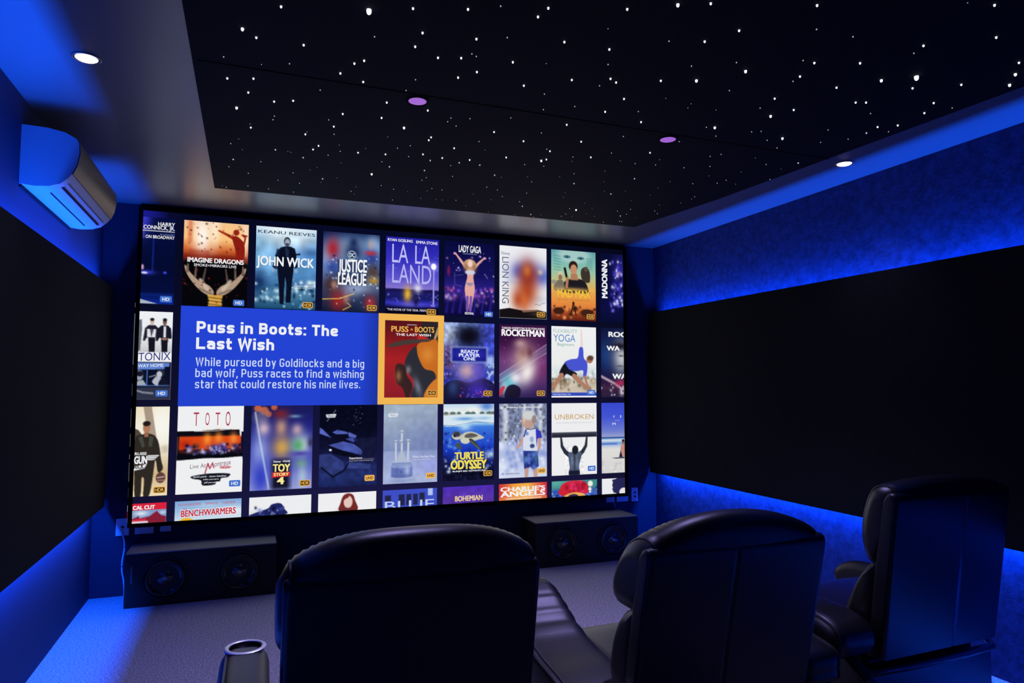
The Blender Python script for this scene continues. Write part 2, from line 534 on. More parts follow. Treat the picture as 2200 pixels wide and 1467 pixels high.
def glyph_mesh(s, bold):
    cu = bpy.data.curves.new('text', 'FONT')
    cu.body = s
    cu.size = 1.0
    cu.offset = bold
    cu.resolution_u = 3
    ob = bpy.data.objects.new('text', cu)
    C.objects.link(ob)
    dg = bpy.context.evaluated_depsgraph_get()
    dg.update()
    me = bpy.data.meshes.new_from_object(ob.evaluated_get(dg))
    v = np.array([p.co[:] for p in me.vertices])
    f = [tuple(p.vertices) for p in me.polygons]
    bpy.data.objects.remove(ob)
    bpy.data.curves.remove(cu)
    bpy.data.meshes.remove(me)
    return v, f


def text_geo(b, box, s, x0, x1, yt, yb, c, bold=0.02, layer=3, shear=0.0, rot=0.0, rise=0.0):
    """letters of height yt..yb (capitals) fitted between x0 and x1 of the tile box (u0,v0,u1,v1).
    rot=-90 runs down the tile; rise lifts the right end (tile fractions)."""
    v, f = glyph_mesh(s, 0.0)
    if bold > 0:          # heavier strokes from shifted copies
        k = bold * .8
        n0 = len(v)
        vv, ff = [], []
        for i, (dx, dy) in enumerate(((0, 0), (-k, -k * .5), (k, -k * .5), (-k, k * .5), (k, k * .5))):
            vv.append(v + np.array([dx, dy, 0]))
            ff += [tuple(j + i * n0 for j in q) for q in f]
        v, f = np.concatenate(vv), ff
    if 'H' not in _cap:
        h, _ = glyph_mesh('H', 0.0)
        _cap['H'] = h[:, 1].max()
    cap = _cap['H']
    u0, v0, u1, v1 = box
    lo, hi = v[:, 0].min(), v[:, 0].max()
    tx = (v[:, 0] - lo) / (hi - lo)
    ty = v[:, 1] / cap
    col = lin(c)
    P = []
    for a, h in zip(tx, ty):
        if rot == 0:
            X = x0 + (x1 - x0) * a + shear * h * (yb - yt)
            Y = yb - (yb - yt) * h - rise * a
        elif rot == 90:        # reads upward
            X = x1 - (x1 - x0) * h
            Y = yb - (yb - yt) * a
            X = x0 + (x1 - x0) * (1 - h)
        else:                  # reads downward
            X = x0 + (x1 - x0) * h
            Y = yt + (yb - yt) * a
        P.append(sp(u0 + (u1 - u0) * X, v0 + (v1 - v0) * Y, layer))
    b.add(P, f, 0, col)


# a squarish stroke lettering for the text box
def _round(pts, r, closed=False):
    out = []
    n = len(pts)
    for i, p in enumerate(pts):
        p = np.array(p[:2], float)
        if not closed and i in (0, n - 1):
            out.append(p)
            continue
        a, c = np.array(pts[i - 1][:2], float), np.array(pts[(i + 1) % n][:2], float)
        da, dc = a - p, c - p
        la, lc = np.linalg.norm(da), np.linalg.norm(dc)
        k = min(r, la * .5, lc * .5)
        if k < 1e-4:
            out.append(p)
            continue
        q0, q1 = p + da / la * k, p + dc / lc * k
        for t in np.linspace(0, 1, 7):
            out.append((1 - t) ** 2 * q0 + 2 * t * (1 - t) * p + t * t * q1)
    q = [out[0]]
    for p in out[1:]:
        if np.linalg.norm(p - q[-1]) > 2e-3:
            q.append(p)
    if closed:
        if np.linalg.norm(q[0] - q[-1]) < 2e-3:
            q.pop()
        q.append(q[0])
    return q


def _ribbon(pts, w):
    vs, fs = [], []
    n = len(pts)
    closed = np.linalg.norm(pts[0] - pts[-1]) < 1e-6
    for i in range(n):
        if closed and i in (0, n - 1):
            t = pts[1] - pts[-2]
            t0, t1 = pts[1] - pts[0], pts[-1] - pts[-2]
        else:
            t0 = pts[i] - pts[i - 1] if i else pts[1] - pts[0]
            t1 = pts[i + 1] - pts[i] if i < n - 1 else pts[i] - pts[i - 1]
        t0 = t0 / (np.linalg.norm(t0) + 1e-9)
        t1 = t1 / (np.linalg.norm(t1) + 1e-9)
        m = t0 + t1
        m = m / (np.linalg.norm(m) + 1e-9)
        k = 1 / max(.5, abs(m @ t0))
        nn = np.array([-m[1], m[0]]) * w / 2 * k
        vs += [pts[i] + nn, pts[i] - nn]
    for i in range(n - 1):
        fs.append((2 * i, 2 * i + 1, 2 * i + 3, 2 * i + 2))
    return vs, fs


def glyph(ch, w, k):
    """strokes of one letter: (list of polylines, advance width). w stroke, k width factor; capitals are 1 high."""
    X = 0.745
    W = 0.60 * k
    D = -0.27
    if ch in 'sc':
        W = 0.56 * k
    if ch in 'tfr':
        W = 0.42 * k
    if ch in 'Ww':
        W = (1.02 if ch == 'W' else 0.90) * k
    if ch in 'PBTLG':
        W = 0.66 * k
    L, Rr, B, T, TX, cx = w / 2, W - w / 2, w / 2, 1 - w / 2, X - w / 2, W / 2
    r = .26 * k
    mx, MC = X / 2, .50
    g = {
        'P': [[(L, 0), (L, 1)], ([(L, T), (Rr, T), (Rr, .43), (L, .43)], r)],
        'B': [[(L, 0), (L, 1)], ([(L, T), (Rr - .02, T), (Rr - .02, .52), (L, .52)], r), ([(L, .52), (Rr, .52), (Rr, B), (L, B)], r)],
        'T': [[(0, T), (W, T)], [(cx, 0), (cx, T)]],
        'L': [[(L, 1), (L, B), (W, B)]],
        'G': [([(Rr, T - .20), (Rr, T), (L, T), (L, B), (Rr, B), (Rr, .46), (cx, .46)], r)],
        'W': [[(L * .9, 1), (W * .27, B * .4), (cx, .95), (W * .73, B * .4), (W - L * .9, 1)]],
        'w': [[(L * .9, X), (W * .27, B * .4), (cx, X * .95), (W * .73, B * .4), (W - L * .9, X)]],
        'v': [[(L * .9, X), (cx, B * .4), (W - L * .9, X)]],
        'y': [[(L * .9, X), (cx, .08)], [(W - L * .9, X), (cx * .72, D)]],
        'a': [([(L + .01, TX - .10), (L + .01, TX), (Rr, TX), (Rr, 0)], r), ([(Rr, mx + .05), (L, mx + .05), (L, B), (Rr, B)], r * .8)],
        'b': [[(L, 0), (L, 1.02)], ([(L, TX), (Rr, TX), (Rr, B), (L, B)], r)],
        'd': [[(Rr, 0), (Rr, 1.02)], ([(Rr, TX), (L, TX), (L, B), (Rr, B)], r)],
        'g': [([(Rr, TX), (L, TX), (L, B), (Rr, B)], r), ([(Rr, X), (Rr, D + w / 2), (L, D + w / 2)], r)],
        'p': [[(L, D), (L, X)], ([(L, TX), (Rr, TX), (Rr, B), (L, B)], r)],
        'c': [([(Rr, TX - .15), (Rr, TX), (L, TX), (L, B), (Rr, B), (Rr, B + .15)], r)],
        'e': [([(L, mx), (Rr, mx), (Rr, TX), (L, TX), (L, B), (Rr, B), (Rr, B + .10)], r)],
        's': [([(Rr, TX - .11), (Rr, TX), (L, TX), (L, mx), (Rr, mx), (Rr, B), (L, B), (L, B + .11)], r * .62)],
        'o': [('c', [(L, TX), (Rr, TX), (Rr, B), (L, B)], r)],
        'h': [[(L, 0), (L, 1.02)], ([(L, TX), (Rr, TX), (Rr, 0)], r)],
        'n': [[(L, 0), (L, X)], ([(L, TX), (Rr, TX), (Rr, 0)], r)],
        'u': [([(L, X), (L, B), (Rr, B)], r), [(Rr, X), (Rr, 0)]],
        'r': [[(L, 0), (L, X)], ([(L, TX - .08), (L, TX), (W, TX)], r)],
        't': [([(L + .06, .98), (L + .06, B), (W, B)], r), [(0, TX), (W, TX)]],
        'f': [([(W, 1.0 - w / 2), (L + .06, 1.0 - w / 2), (L + .06, 0)], r), [(0, TX), (W * .95, TX)]],
        'k': [[(L, 0), (L, 1.02)], [(Rr, X), (L + .02, .30)], [(L + .12, .40), (Rr, 0)]],
        'l': [[(L, 0), (L, 1.02)]],
        'i': [[(L, 0), (L, X)], [(L, .85), (L, 1.02)]],
        ':': [[(L, 0), (L, .19)], [(L, X - .19), (L, X)]],
        '.': [[(L, 0), (L, .17)]],
        ',': [[(L + .02, .15), (L - .03, -.16)]],
    }[ch]
    if ch in 'li:.,':
        W = w
    res = []
    for st in g:
        if isinstance(st, tuple) and st[0] == 'c':
            res.append(_round(st[1], st[2], True))
        elif isinstance(st, tuple):
            res.append(_round(st[0], st[1]))
        else:
            res.append([np.array(p, float) for p in st])
    return res, W


def stroke_text(b, s, u0, u1, vt, vb, c, w, k, gap, layer=4):
    x = 0.0
    geo = []
    for ch in s:
        if ch == ' ':
            x += .34 * k
            continue
        st, W = glyph(ch, w, k)
        for p in st:
            vs, fs = _ribbon(p, w * (1.25 if ch in 'Ww' else 1.0))
            geo.append(([(q[0] + x, q[1]) for q in vs], fs))
        x += W + gap
    x -= gap
    col = lin(c)
    for vs, fs in geo:
        b.add([sp(u0 + (u1 - u0) * q[0] / x, vb - (vb - vt) * q[1], layer) for q in vs], fs, 0, col)


# ---- background, frame
b = MB()
nu, nv = 24, 24
vs, cs = [], []
for j in range(nv + 1):
    for i in range(nu + 1):
        u, v = i / nu, j / nv
        vs.append(sp(u, v, 0))
        c = np.array([6, 10, 38]) * (1 - v) + np.array([27, 25, 68]) * v
        c = c * (1 - .25 * (abs(u - .5) * 2) ** 2)
        c = c + np.array([22, 22, 120]) * math.exp(-((u / .03) ** 2 + (v / .09) ** 2))
        cs.append(lin(c))
b.add(vs, [(j * (nu + 1) + i, j * (nu + 1) + i + 1, (j + 1) * (nu + 1) + i + 1, (j + 1) * (nu + 1) + i) for j in range(nv) for i in range(nu)], 0, np.array(cs))
b.build('picture_background', M_PIC, scr)

FW = 0.024
b = MB()
x0, x1, z0, z1 = -SW / 2, SW / 2, SZ0, SZ1
for bx in ((-SW / 2 - FW / 2, (z0 + z1) / 2, FW, SH + 2 * FW), (SW / 2 + FW / 2, (z0 + z1) / 2, FW, SH + 2 * FW)):
    b.box((bx[0], 0.013, bx[1]), (bx[2], 0.046, bx[3]))
for z in (z0 - FW / 2, z1 + FW / 2):
    b.box((0, 0.013, z), (SW, 0.046, FW))
b.box((0, 0.022, (z0 + z1) / 2), (SW, 0.03, SH))
b.build('frame', M_VELVET, scr)
# projector spill along the frame's outer lip, painted as glowing strips
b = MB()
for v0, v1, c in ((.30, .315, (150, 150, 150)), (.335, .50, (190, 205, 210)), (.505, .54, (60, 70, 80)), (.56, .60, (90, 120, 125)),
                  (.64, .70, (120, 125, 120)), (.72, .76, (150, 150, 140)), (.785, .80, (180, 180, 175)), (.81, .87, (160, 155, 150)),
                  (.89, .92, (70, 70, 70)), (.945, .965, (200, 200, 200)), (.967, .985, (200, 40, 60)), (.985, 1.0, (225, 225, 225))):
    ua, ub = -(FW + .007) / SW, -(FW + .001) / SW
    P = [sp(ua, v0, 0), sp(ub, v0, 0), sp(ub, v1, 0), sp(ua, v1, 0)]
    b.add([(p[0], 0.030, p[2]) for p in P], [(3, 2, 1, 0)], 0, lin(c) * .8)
b.build('painted_edge_spill', M_PIC, scr)['label'] = 'thin broken line of picture light along the left frame edge'

# ---- tiles
CU = [-0.0577, 0.0680, 0.1937, 0.3188, 0.4438, 0.5683, 0.6920, 0.8157, 0.9404]
RV = [0.0210, 0.3285, 0.6340, 0.9385]
TWU, THV = 0.1120, 0.2825
GOLD = (240, 182, 84)


def badge(b, box, kind, x0=None, y0=None):
    x0 = (0.785 if kind != 'HD' else 0.775) if x0 is None else x0
    y0 = (0.905 if kind == 'HDR' else 0.895) if y0 is None else y0
    w, h = (0.175, 0.072)
    u0, v0, u1, v1 = box

    def rr(x, y, w, h, r, c, layer):
        p = []
        for cx, cy, a0 in ((x + w - r, y + r / TA, -90), (x + w - r, y + h - r / TA, 0), (x + r, y + h - r / TA, 90), (x + r, y + r / TA, 180)):
            for k in range(5):
                a = math.radians(a0 + 22.5 * k)
                p.append((cx + r * math.cos(a), cy + r / TA * math.sin(a)))
        p.reverse()
        b.add([sp(u0 + (u1 - u0) * q[0], v0 + (v1 - v0) * q[1], layer) for q in p], [tuple(range(len(p)))], 0, lin(c))
    if kind == 'HD':
        rr(x0, y0, w, h, .018, (62, 112, 205), 3)
        text_geo(b, box, 'HD', x0 + .035, x0 + w - .035, y0 + .018, y0 + h - .018, (238, 240, 245), .03, 5)
    elif kind == 'HDR':
        rr(x0, y0, w, h, .022, (238, 178, 78), 3)
        rr(x0 + .012, y0 + .009, w - .024, h - .018, .014, (26, 20, 14), 4)
        text_geo(b, box, 'HDR', x0 + .022, x0 + w - .022, y0 + .018, y0 + h - .018, (240, 184, 86), .03, 5)
    else:
        rr(x0, y0, w, h, .022, (240, 182, 84), 3)
        text_geo(b, box, 'UHD', x0 + .022, x0 + w - .022, y0 + .018, y0 + h - .018, (40, 30, 22), .03, 5)


def paint_geo(b, P, box, layer=2, x0=0, x1=1, y0=0, y1=1):
    u0, v0, u1, v1 = box
    nx, ny = P.nx + 1, P.ny + 1
    U = u0 + (u1 - u0) * P.X
    V = v0 + (v1 - v0) * P.Y
    vs = [sp(u, v, layer) for u, v in zip(U.ravel(), V.ravel())]
    fs = [(j * nx + i, (j + 1) * nx + i, (j + 1) * nx + i + 1, j * nx + i + 1) for j in range(ny - 1) for i in range(nx - 1)]
    b.add(vs, fs, 0, lin(np.clip(P.a, 0, 255)).reshape(-1, 3))


def tile(ci, ri, fn, label, texts=(), bdg=None, bxy=(None, None)):
    box = (CU[ci], RV[ri], CU[ci] + TWU, RV[ri] + THV)
    x0 = (0 - CU[0]) / TWU if ci == 0 else 0.0
    x1 = (1 - CU[8]) / TWU if ci == 8 else 1.0
    y1 = (1 - RV[3]) / THV if ri == 3 else 1.0
    P = Paint(x0, x1, 0.0, y1)
    fn(P)
    b = MB()
    paint_geo(b, P, box)
    t = b.build('film_tile', M_PIC, scr)
    t['label'] = label
    if texts:
        for q in texts:
            kw = q[7] if len(q) > 7 else {}
            b = MB()
            text_geo(b, box, q[0], q[1], q[2], q[3], q[4], q[5], q[6] if len(q) > 6 else .02, **kw)
            b.build('title_lettering', M_PIC, t)
    if bdg:
        b = MB()
        badge(b, box, bdg, *bxy)
        b.build('quality_badge', M_PIC, t)
    return t


WH = (238, 239, 241)


# ---- first row
def p(P):
    P.vg((0, (4, 14, 62)), (.6, (4, 10, 48)), (.86, (4, 14, 60)), (1, (12, 40, 150)))
    P.glow(.53, .0, .10, .20, (60, 60, 215), .9)
    P.line([(.52, .08), (.535, .24)], .02, (120, 110, 225), .6, .03)
    P.line([(.68, .2), (.675, .62)], .012, (26, 60, 210), .7, .03)
    P.glow(.58, .64, .12, .025, (60, 70, 230), .9)
    P.ell(.56, .645, .045, .012, (215, 215, 240))
    P.ell(.86, .635, .025, .014, (60, 70, 225))
    P.ell(.53, .58, .02, .03, (190, 150, 200))
    P.rect(.5, .885, 1, .9, (20, 60, 190), .5, .05)
    P.poly([(.5, .945), (.78, 1.0), (.5, 1.0)], (170, 180, 190))
    P.rect(.5, .154, .985, .162, (225, 228, 238), 1, .006)


tile(0, 0, p, 'dark blue stage picture cut off at the screen edge', [
    ('HARRY', .735, .985, .05, .092, WH, .02), ('CONNICK, JR.', .525, .985, .094, .137, WH, .02),
    ('IN CONCERT', .77, .985, .183, .203, (120, 140, 215), .0), ('ON BROADWAY', .56, .985, .207, .243, WH, .02)], 'HD', (.80, .905))


def p(P):
    P.vg((0, (236, 190, 150)), (.2, (250, 190, 120)), (.34, (200, 90, 40)), (.44, (110, 26, 18)), (.50, (14, 8, 12)), (1, (5, 5, 10)))
    P.glow(.28, .18, .14, .24, (255, 246, 236), 1)
    P.glow(.48, .08, .08, .2, (255, 240, 215), .9)
    P.glow(.95, .2, .06, .25, (255, 235, 215), .8)
    P.glow(.70, .10, .16, .14, (250, 200, 130), .8)
    P.rect(.06, 0, .13, .26, (216, 110, 70), .7, .04)
    P.rect(0, .40, 1, .47, (120, 28, 16), .6, .06)
    P.rect(.08, .34, .4, .42, (150, 40, 24), .5, .05)
    P.ell(.805, .105, .048, .036, (150, 34, 20))
    P.line([(.535, .098), (.68, .145), (.76, .175)], .03, (170, 52, 26), 1, None, .06)
    P.poly([(.74, .17), (.80, .15), (.86, .17), (.94, .25), (.93, .45), (.82, .47), (.80, .33)], (138, 28, 18), 1, True)
    P.line([(.93, .24), (.95, .16), (.90, .13), (.97, .14)], .03, (150, 36, 20))
    P.specks(3, 40, [(90, 20, 12), (60, 20, 14), (160, 60, 40)], .010, (0, 0, 1, .40))
    P.rect(0, .475, 1, 1, (6, 6, 10), 1, .05)
    sk, sk2 = (176, 150, 128), (120, 96, 84)
    for s in (-1, 1):
        def m(x):
            return .5 + s * (x - .5)
        P.poly([(m(.52), .83), (m(.60), .755), (m(.70), .73), (m(.78), .69), (m(.90), .60), (m(.955), .535), (m(.975), .545), (m(.93), .64), (m(.80), .77), (m(.68), .845), (m(.56), .88)], sk, 1, True)
        P.line([(m(.93), .60), (m(.925), .515)], .045, sk2, 1, None, .02)
        P.line([(m(.81), .66), (m(.80), .53)], .036, sk2, .9, None, .02)
        P.line([(m(.69), .70), (m(.655), .56)], .034, (96, 78, 72), .9, None, .02)
        P.line([(m(.62), .80), (m(.73), .695)], .06, (205, 186, 168), .9, .03, .05)
        P.line([(m(.56), .855), (m(.74), .80)], .02, (70, 52, 46), .6, .03)
    P.poly([(.38, .865), (.62, .865), (.60, .93), (.61, 1), (.40, 1), (.41, .93)], (196, 146, 60), 1)
    for k in range(7):
        P.line([(.40, .875 + .02 * k), (.61, .89 + .02 * k)], .012, (92, 56, 18) if k % 2 else (240, 206, 120), .7, .02)
    P.specks(8, 26, [(150, 30, 30), (120, 20, 30), (60, 30, 30)], .010, (.0, .55, 1, .98))


tile(1, 0, p, 'orange and black picture of a stage and two cupped hands', [
    ('IMAGINE DRAGONS', .065, .935, .435, .488, WH, .045), ('SMOKE+MIRRORS LIVE', .165, .82, .505, .535, (225, 225, 228), .02)], 'HD', (.785, .912))


def p(P):
    P.vg((0, (206, 226, 240)), (.12, (150, 196, 226)), (.3, (84, 140, 196)), (.5, (90, 150, 205)), (.72, (60, 110, 160)), (.8, (120, 170, 205)), (1, (16, 60, 92)))
    P.glow(.35, .05, .3, .2, (240, 246, 250), .8)
    P.glow(.75, .12, .25, .18, (225, 238, 246), .7)
    P.glow(.15, .35, .2, .2, (150, 200, 235), .7)
    P.glow(.9, .3, .2, .12, (50, 100, 170), .6)
    P.tex(5, 9, 14, .14, (0, .1, 1, .6))
    P.glow(.05, .72, .13, .16, (12, 36, 84), .95)
    P.rect(0, .72, 1, 1, (40, 92, 130), .5, .1)
    P.specks(12, 60, [(190, 220, 236), (20, 50, 76), (120, 170, 200), (14, 40, 66)], .022, (0, .70, 1, 1))
    P.specks(13, 12, [(225, 240, 248)], .03, (.55, .62, 1, .8))
    dk, dk2 = (10, 16, 36), (16, 30, 66)
    P.poly([(.40, .245), (.48, .225), (.56, .225), (.64, .25), (.665, .33), (.69, .48), (.645, .50), (.63, .42), (.62, .55), (.60, .72), (.585, .92), (.50, .92), (.51, .72), (.49, .60), (.475, .75), (.475, .94), (.405, .94), (.385, .72), (.36, .55), (.35, .45), (.31, .51), (.275, .49), (.32, .33)], dk, 1)
    P.line([(.36, .28), (.33, .5)], .05, dk2, .8)
    P.poly([(.475, .235), (.55, .235), (.535, .36), (.49, .36)], (30, 40, 70))
    P.line([(.52, .24), (.60, .33), (.72, .315)], .022, (8, 12, 30), 1, None, .03)
    P.ell(.51, .168, .055, .055, (24, 20, 28))
    P.ell(.512, .178, .042, .045, (150, 168, 186))
    P.ell(.51, .205, .034, .018, (60, 62, 80), .6)
    P.ell(.285, .525, .025, .024, (150, 168, 190))
    P.ell(.665, .525, .025, .024, (150, 168, 190))


tile(2, 0, p, 'pale blue picture of a dark suited figure walking', [
    ('KEANU REEVES', .03, .975, .045, .083, (26, 44, 66), .01), ('JOHN WICK', .015, .965, .365, .475, (240, 243, 246), .03),
    ('KEANU REEVES', .64, .95, .70, .718, (225, 235, 242), .01), ('MICHAEL NYQVIST', .60, .95, .724, .74, (215, 228, 238), 0)], 'HDR')


def p(P):
    P.vg((0, (10, 26, 74)), (.2, (40, 90, 160)), (.4, (70, 110, 175)), (.65, (60, 70, 110)), (1, (14, 26, 54)))
    P.glow(.5, .22, .34, .16, (205, 232, 248), .95)
    P.glow(.10, .40, .10, .18, (225, 238, 250), .8)
    P.glow(.9, .16, .14, .14, (190, 222, 245), .8)
    P.glow(.62, .72, .3, .10, (180, 200, 235), .8)
    # plain soft colour masses only
    P.glow(.17, .22, .13, .14, (176, 30, 38), .95)
    P.glow(.53, .24, .20, .15, (24, 40, 86), 1)
    P.glow(.53, .12, .07, .07, (22, 38, 84), .9)
    P.glow(.86, .30, .14, .14, (40, 62, 150), .95)
    P.glow(.84, .24, .10, .03, (196, 44, 48), .9)
    P.glow(.84, .13, .05, .06, (190, 158, 150), .8)
    P.glow(.15, .45, .14, .12, (30, 60, 150), .85)
    P.glow(.88, .48, .12, .11, (80, 60, 52), .95)
    P.glow(.90, .59, .10, .05, (190, 146, 54), .9)
    P.glow(.16, .66, .13, .12, (52, 30, 30), .95)
    P.glow(.20, .67, .06, .06, (206, 166, 146), .7)
    P.glow(.28, .87, .15, .13, (156, 36, 36), .95)
    P.glow(.42, .84, .06, .07, (206, 160, 140), .6)
    P.glow(.80, .86, .24, .13, (36, 50, 84), .95)
    P.glow(.84, .88, .10, .09, (184, 44, 48), .9)
    P.line([(.0, .855), (.3, .84), (.55, .77)], .014, (236, 196, 90))
    P.line([(.36, .98), (.5, .93), (.42, .88)], .012, (226, 190, 100))
    P.specks(4, 60, [(205, 226, 245), (20, 26, 50), (120, 150, 200)], .012, (0, .3, 1, 1))
    P.ell(.505, .278, .075, .053, (208, 226, 240))
    P.ell(.505, .278, .064, .045, (28, 46, 84))
    P.poly([(.25, .345), (.77, .34), (.78, .50), (.27, .50)], (30, 40, 66), .6)
    P.poly([(.24, .51), (.78, .50), (.76, .66), (.26, .66)], (34, 40, 62), .6)


tile(3, 0, p, 'blue and red picture with a tall white title', [
    ('DC', .462, .552, .256, .302, (210, 226, 240), .05), ('JUSTICE', .27, .775, .345, .50, (244, 246, 250), .04, dict(rise=.01)),
    ('LEAGUE', .265, .765, .512, .66, (244, 246, 250), .04)], 'HDR')


def p(P):
    P.vg((0, (32, 30, 160)), (.3, (54, 50, 190)), (.55, (96, 86, 205)), (.665, (132, 116, 206)), (.69, (30, 26, 110)), (.76, (26, 26, 96)), (.80, (24, 24, 100)), (.86, (50, 48, 180)), (.90, (22, 20, 100)), (.93, (7, 6, 30)), (1, (5, 5, 22)))
    P.poly([(0, .69), (.15, .675), (.35, .68), (.6, .69), (.85, .67), (1, .68), (1, .72), (0, .72)], (24, 20, 78), .9)
    P.specks(6, 34, [(120, 124, 220), (60, 60, 170)], .010, (0, .73, 1, .84))
    P.specks(16, 30, [(150, 150, 235)], .005, (0, .05, 1, .6))
    P.glow(.5, .88, .35, .03, (92, 92, 235), .7)


def p2(P):
    p(P)
    P.line([(.905, .40), (.90, .86)], .03, (150, 146, 220))
    P.glow(.90, .36, .09, .06, (170, 170, 250), .8)
    P.ell(.90, .36, .05, .042, (250, 250, 255))
    P.ell(.89, .88, .05, .015, (120, 116, 215))
    P.glow(.41, .74, .075, .10, (238, 184, 52), .95)
    P.glow(.60, .66, .07, .06, (226, 226, 240), .9)
    P.glow(.57, .83, .04, .07, (22, 20, 44), .9)


t_lala = tile(4, 0, p2, 'violet night picture with tall pale letters and a street lamp', [
    ('RYAN GOSLING', .03, .495, .025, .06, (232, 232, 244), .03), ('EMMA STONE', .56, .97, .03, .066, (232, 232, 244), .03),
    ('LA', .115, .415, .095, .335, (190, 190, 244), .0), ('LA', .545, .835, .095, .335, (190, 190, 244), .0),
    ('LAND', .12, .855, .355, .60, (180, 178, 240), .0),
    ('"THE MOVIE OF THE YEAR. PERFE', .03, .765, .935, .962, (216, 216, 232), .01)], 'HDR', (.775, .925))

def p(P):
    P.vg((0, (8, 10, 60)), (.45, (20, 18, 90)), (.62, (40, 30, 130)), (.74, (54, 34, 120)), (.85, (24, 16, 90)), (1, (8, 6, 44)))
    P.specks(21, 30, [(170, 130, 190), (110, 110, 200), (190, 190, 230)], .012, (0, .12, 1, .5))
    P.specks(22, 60, [(190, 90, 160), (120, 80, 210), (230, 190, 230), (40, 20, 90)], .026, (0, .62, 1, .85))
    P.line([(.20, .42), (.20, .58), (.34, .60)], .012, (90, 90, 160), .7)
    P.line([(.19, .46), (.36, .44)], .01, (100, 100, 170), .7)
    P.ell(.08, .40, .03, .07, (130, 24, 80), .8, .8)
    for k, x in enumerate((.04, .16, .30, .58, .74, .90)):
        P.glow(x, .90 - .02 * (k % 3), .09, .11, (14, 12, 70), .95)
        P.line([(x, .95), (x + .03, .80), (x + .05, .74 - .03 * (k % 2))], .04, (60, 46, 190), .6, .04, .015)
    sk = (226, 168, 158)
    P.line([(.22, .165), (.33, .26), (.42, .34)], .028, sk, 1, None, .06)
    P.line([(.78, .205), (.68, .27), (.58, .35)], .028, sk, 1, None, .06)
    P.ell(.20, .16, .03, .016, (226, 150, 190))
    P.ell(.80, .20, .03, .016, (226, 150, 190))
    P.poly([(.43, .36), (.59, .36), (.57, .46), (.585, .54), (.60, .64), (.56, .80), (.53, .92), (.49, .92), (.50, .80), (.47, .92), (.43, .92), (.43, .78), (.40, .64), (.425, .54), (.45, .46)], sk, 1, True)
    P.ell(.50, .30, .125, .075, (206, 160, 124))
    P.glow(.42, .34, .05, .06, (150, 104, 80), .8)
    P.glow(.59, .34, .05, .06, (150, 104, 80), .8)
    P.ell(.505, .285, .05, .045, (240, 206, 196))
    P.ell(.505, .405, .10, .03, (206, 206, 224), .4)
    P.poly([(.41, .545), (.59, .545), (.52, .59), (.48, .59)], (150, 140, 170))
    P.line([(.455, .74), (.45, .93)], .05, (90, 60, 170), .8)
    P.line([(.525, .74), (.515, .93)], .05, (90, 60, 170), .8)


tile(5, 0, p, 'dark violet concert picture of a performer with raised arms', [
    ('LADY GAGA', .275, .725, .045, .135, WH, .03), ('ITUNES FESTIVAL 2013', .36, .64, .148, .163, (150, 160, 215), 0),
    ('FESTIVAL', .405, .585, .945, .975, WH, .03)], 'HD', (.795, .925))


def p(P):
    P.fill((236, 237, 240))
    P.glow(.62, .36, .40, .16, (96, 110, 205), .75)
    P.glow(.92, .40, .18, .12, (70, 92, 200), .8)
    P.glow(.40, .34, .12, .10, (80, 96, 196), .8)
    P.glow(.86, .34, .06, .04, (236, 226, 190), .8, 30)
    P.glow(.30, .48, .12, .04, (190, 205, 236), .8)
    P.glow(.85, .72, .20, .05, (200, 214, 232), .8)
    # plain rust-red glow above a dark ground
    P.glow(.58, .62, .22, .26, (184, 78, 38), .98)
    P.glow(.60, .38, .19, .20, (142, 38, 28), .95)
    P.glow(.58, .33, .09, .09, (206, 122, 62), .8)
    P.glow(.40, .74, .14, .14, (178, 72, 36), .9)
    P.glow(.52, .76, .07, .12, (212, 104, 48), .7)
    P.poly([(0, .885), (.2, .86), (.5, .89), (.8, .87), (1, .90), (1, 1), (0, 1)], (20, 16, 20), 1)
    P.poly([(.45, .88), (.75, .87), (.88, .885), (.5, .915)], (150, 110, 90), .8)
    P.glow(.9, .93, .2, .03, (96, 78, 56), .8)
    P.line([(.74, .80), (.80, .79), (.84, .81), (.9, .78), (.97, .77)], .008, (70, 80, 130), .8)


tile(6, 0, p, 'white picture with a rust red glow above dark ground', [
    ('Disney', .04, .215, .085, .125, (40, 52, 90), .0), ('LION KING', .055, .195, .16, .80, (96, 100, 120), -.005, dict(rot=-90))],
    'HDR', (.79, .90))


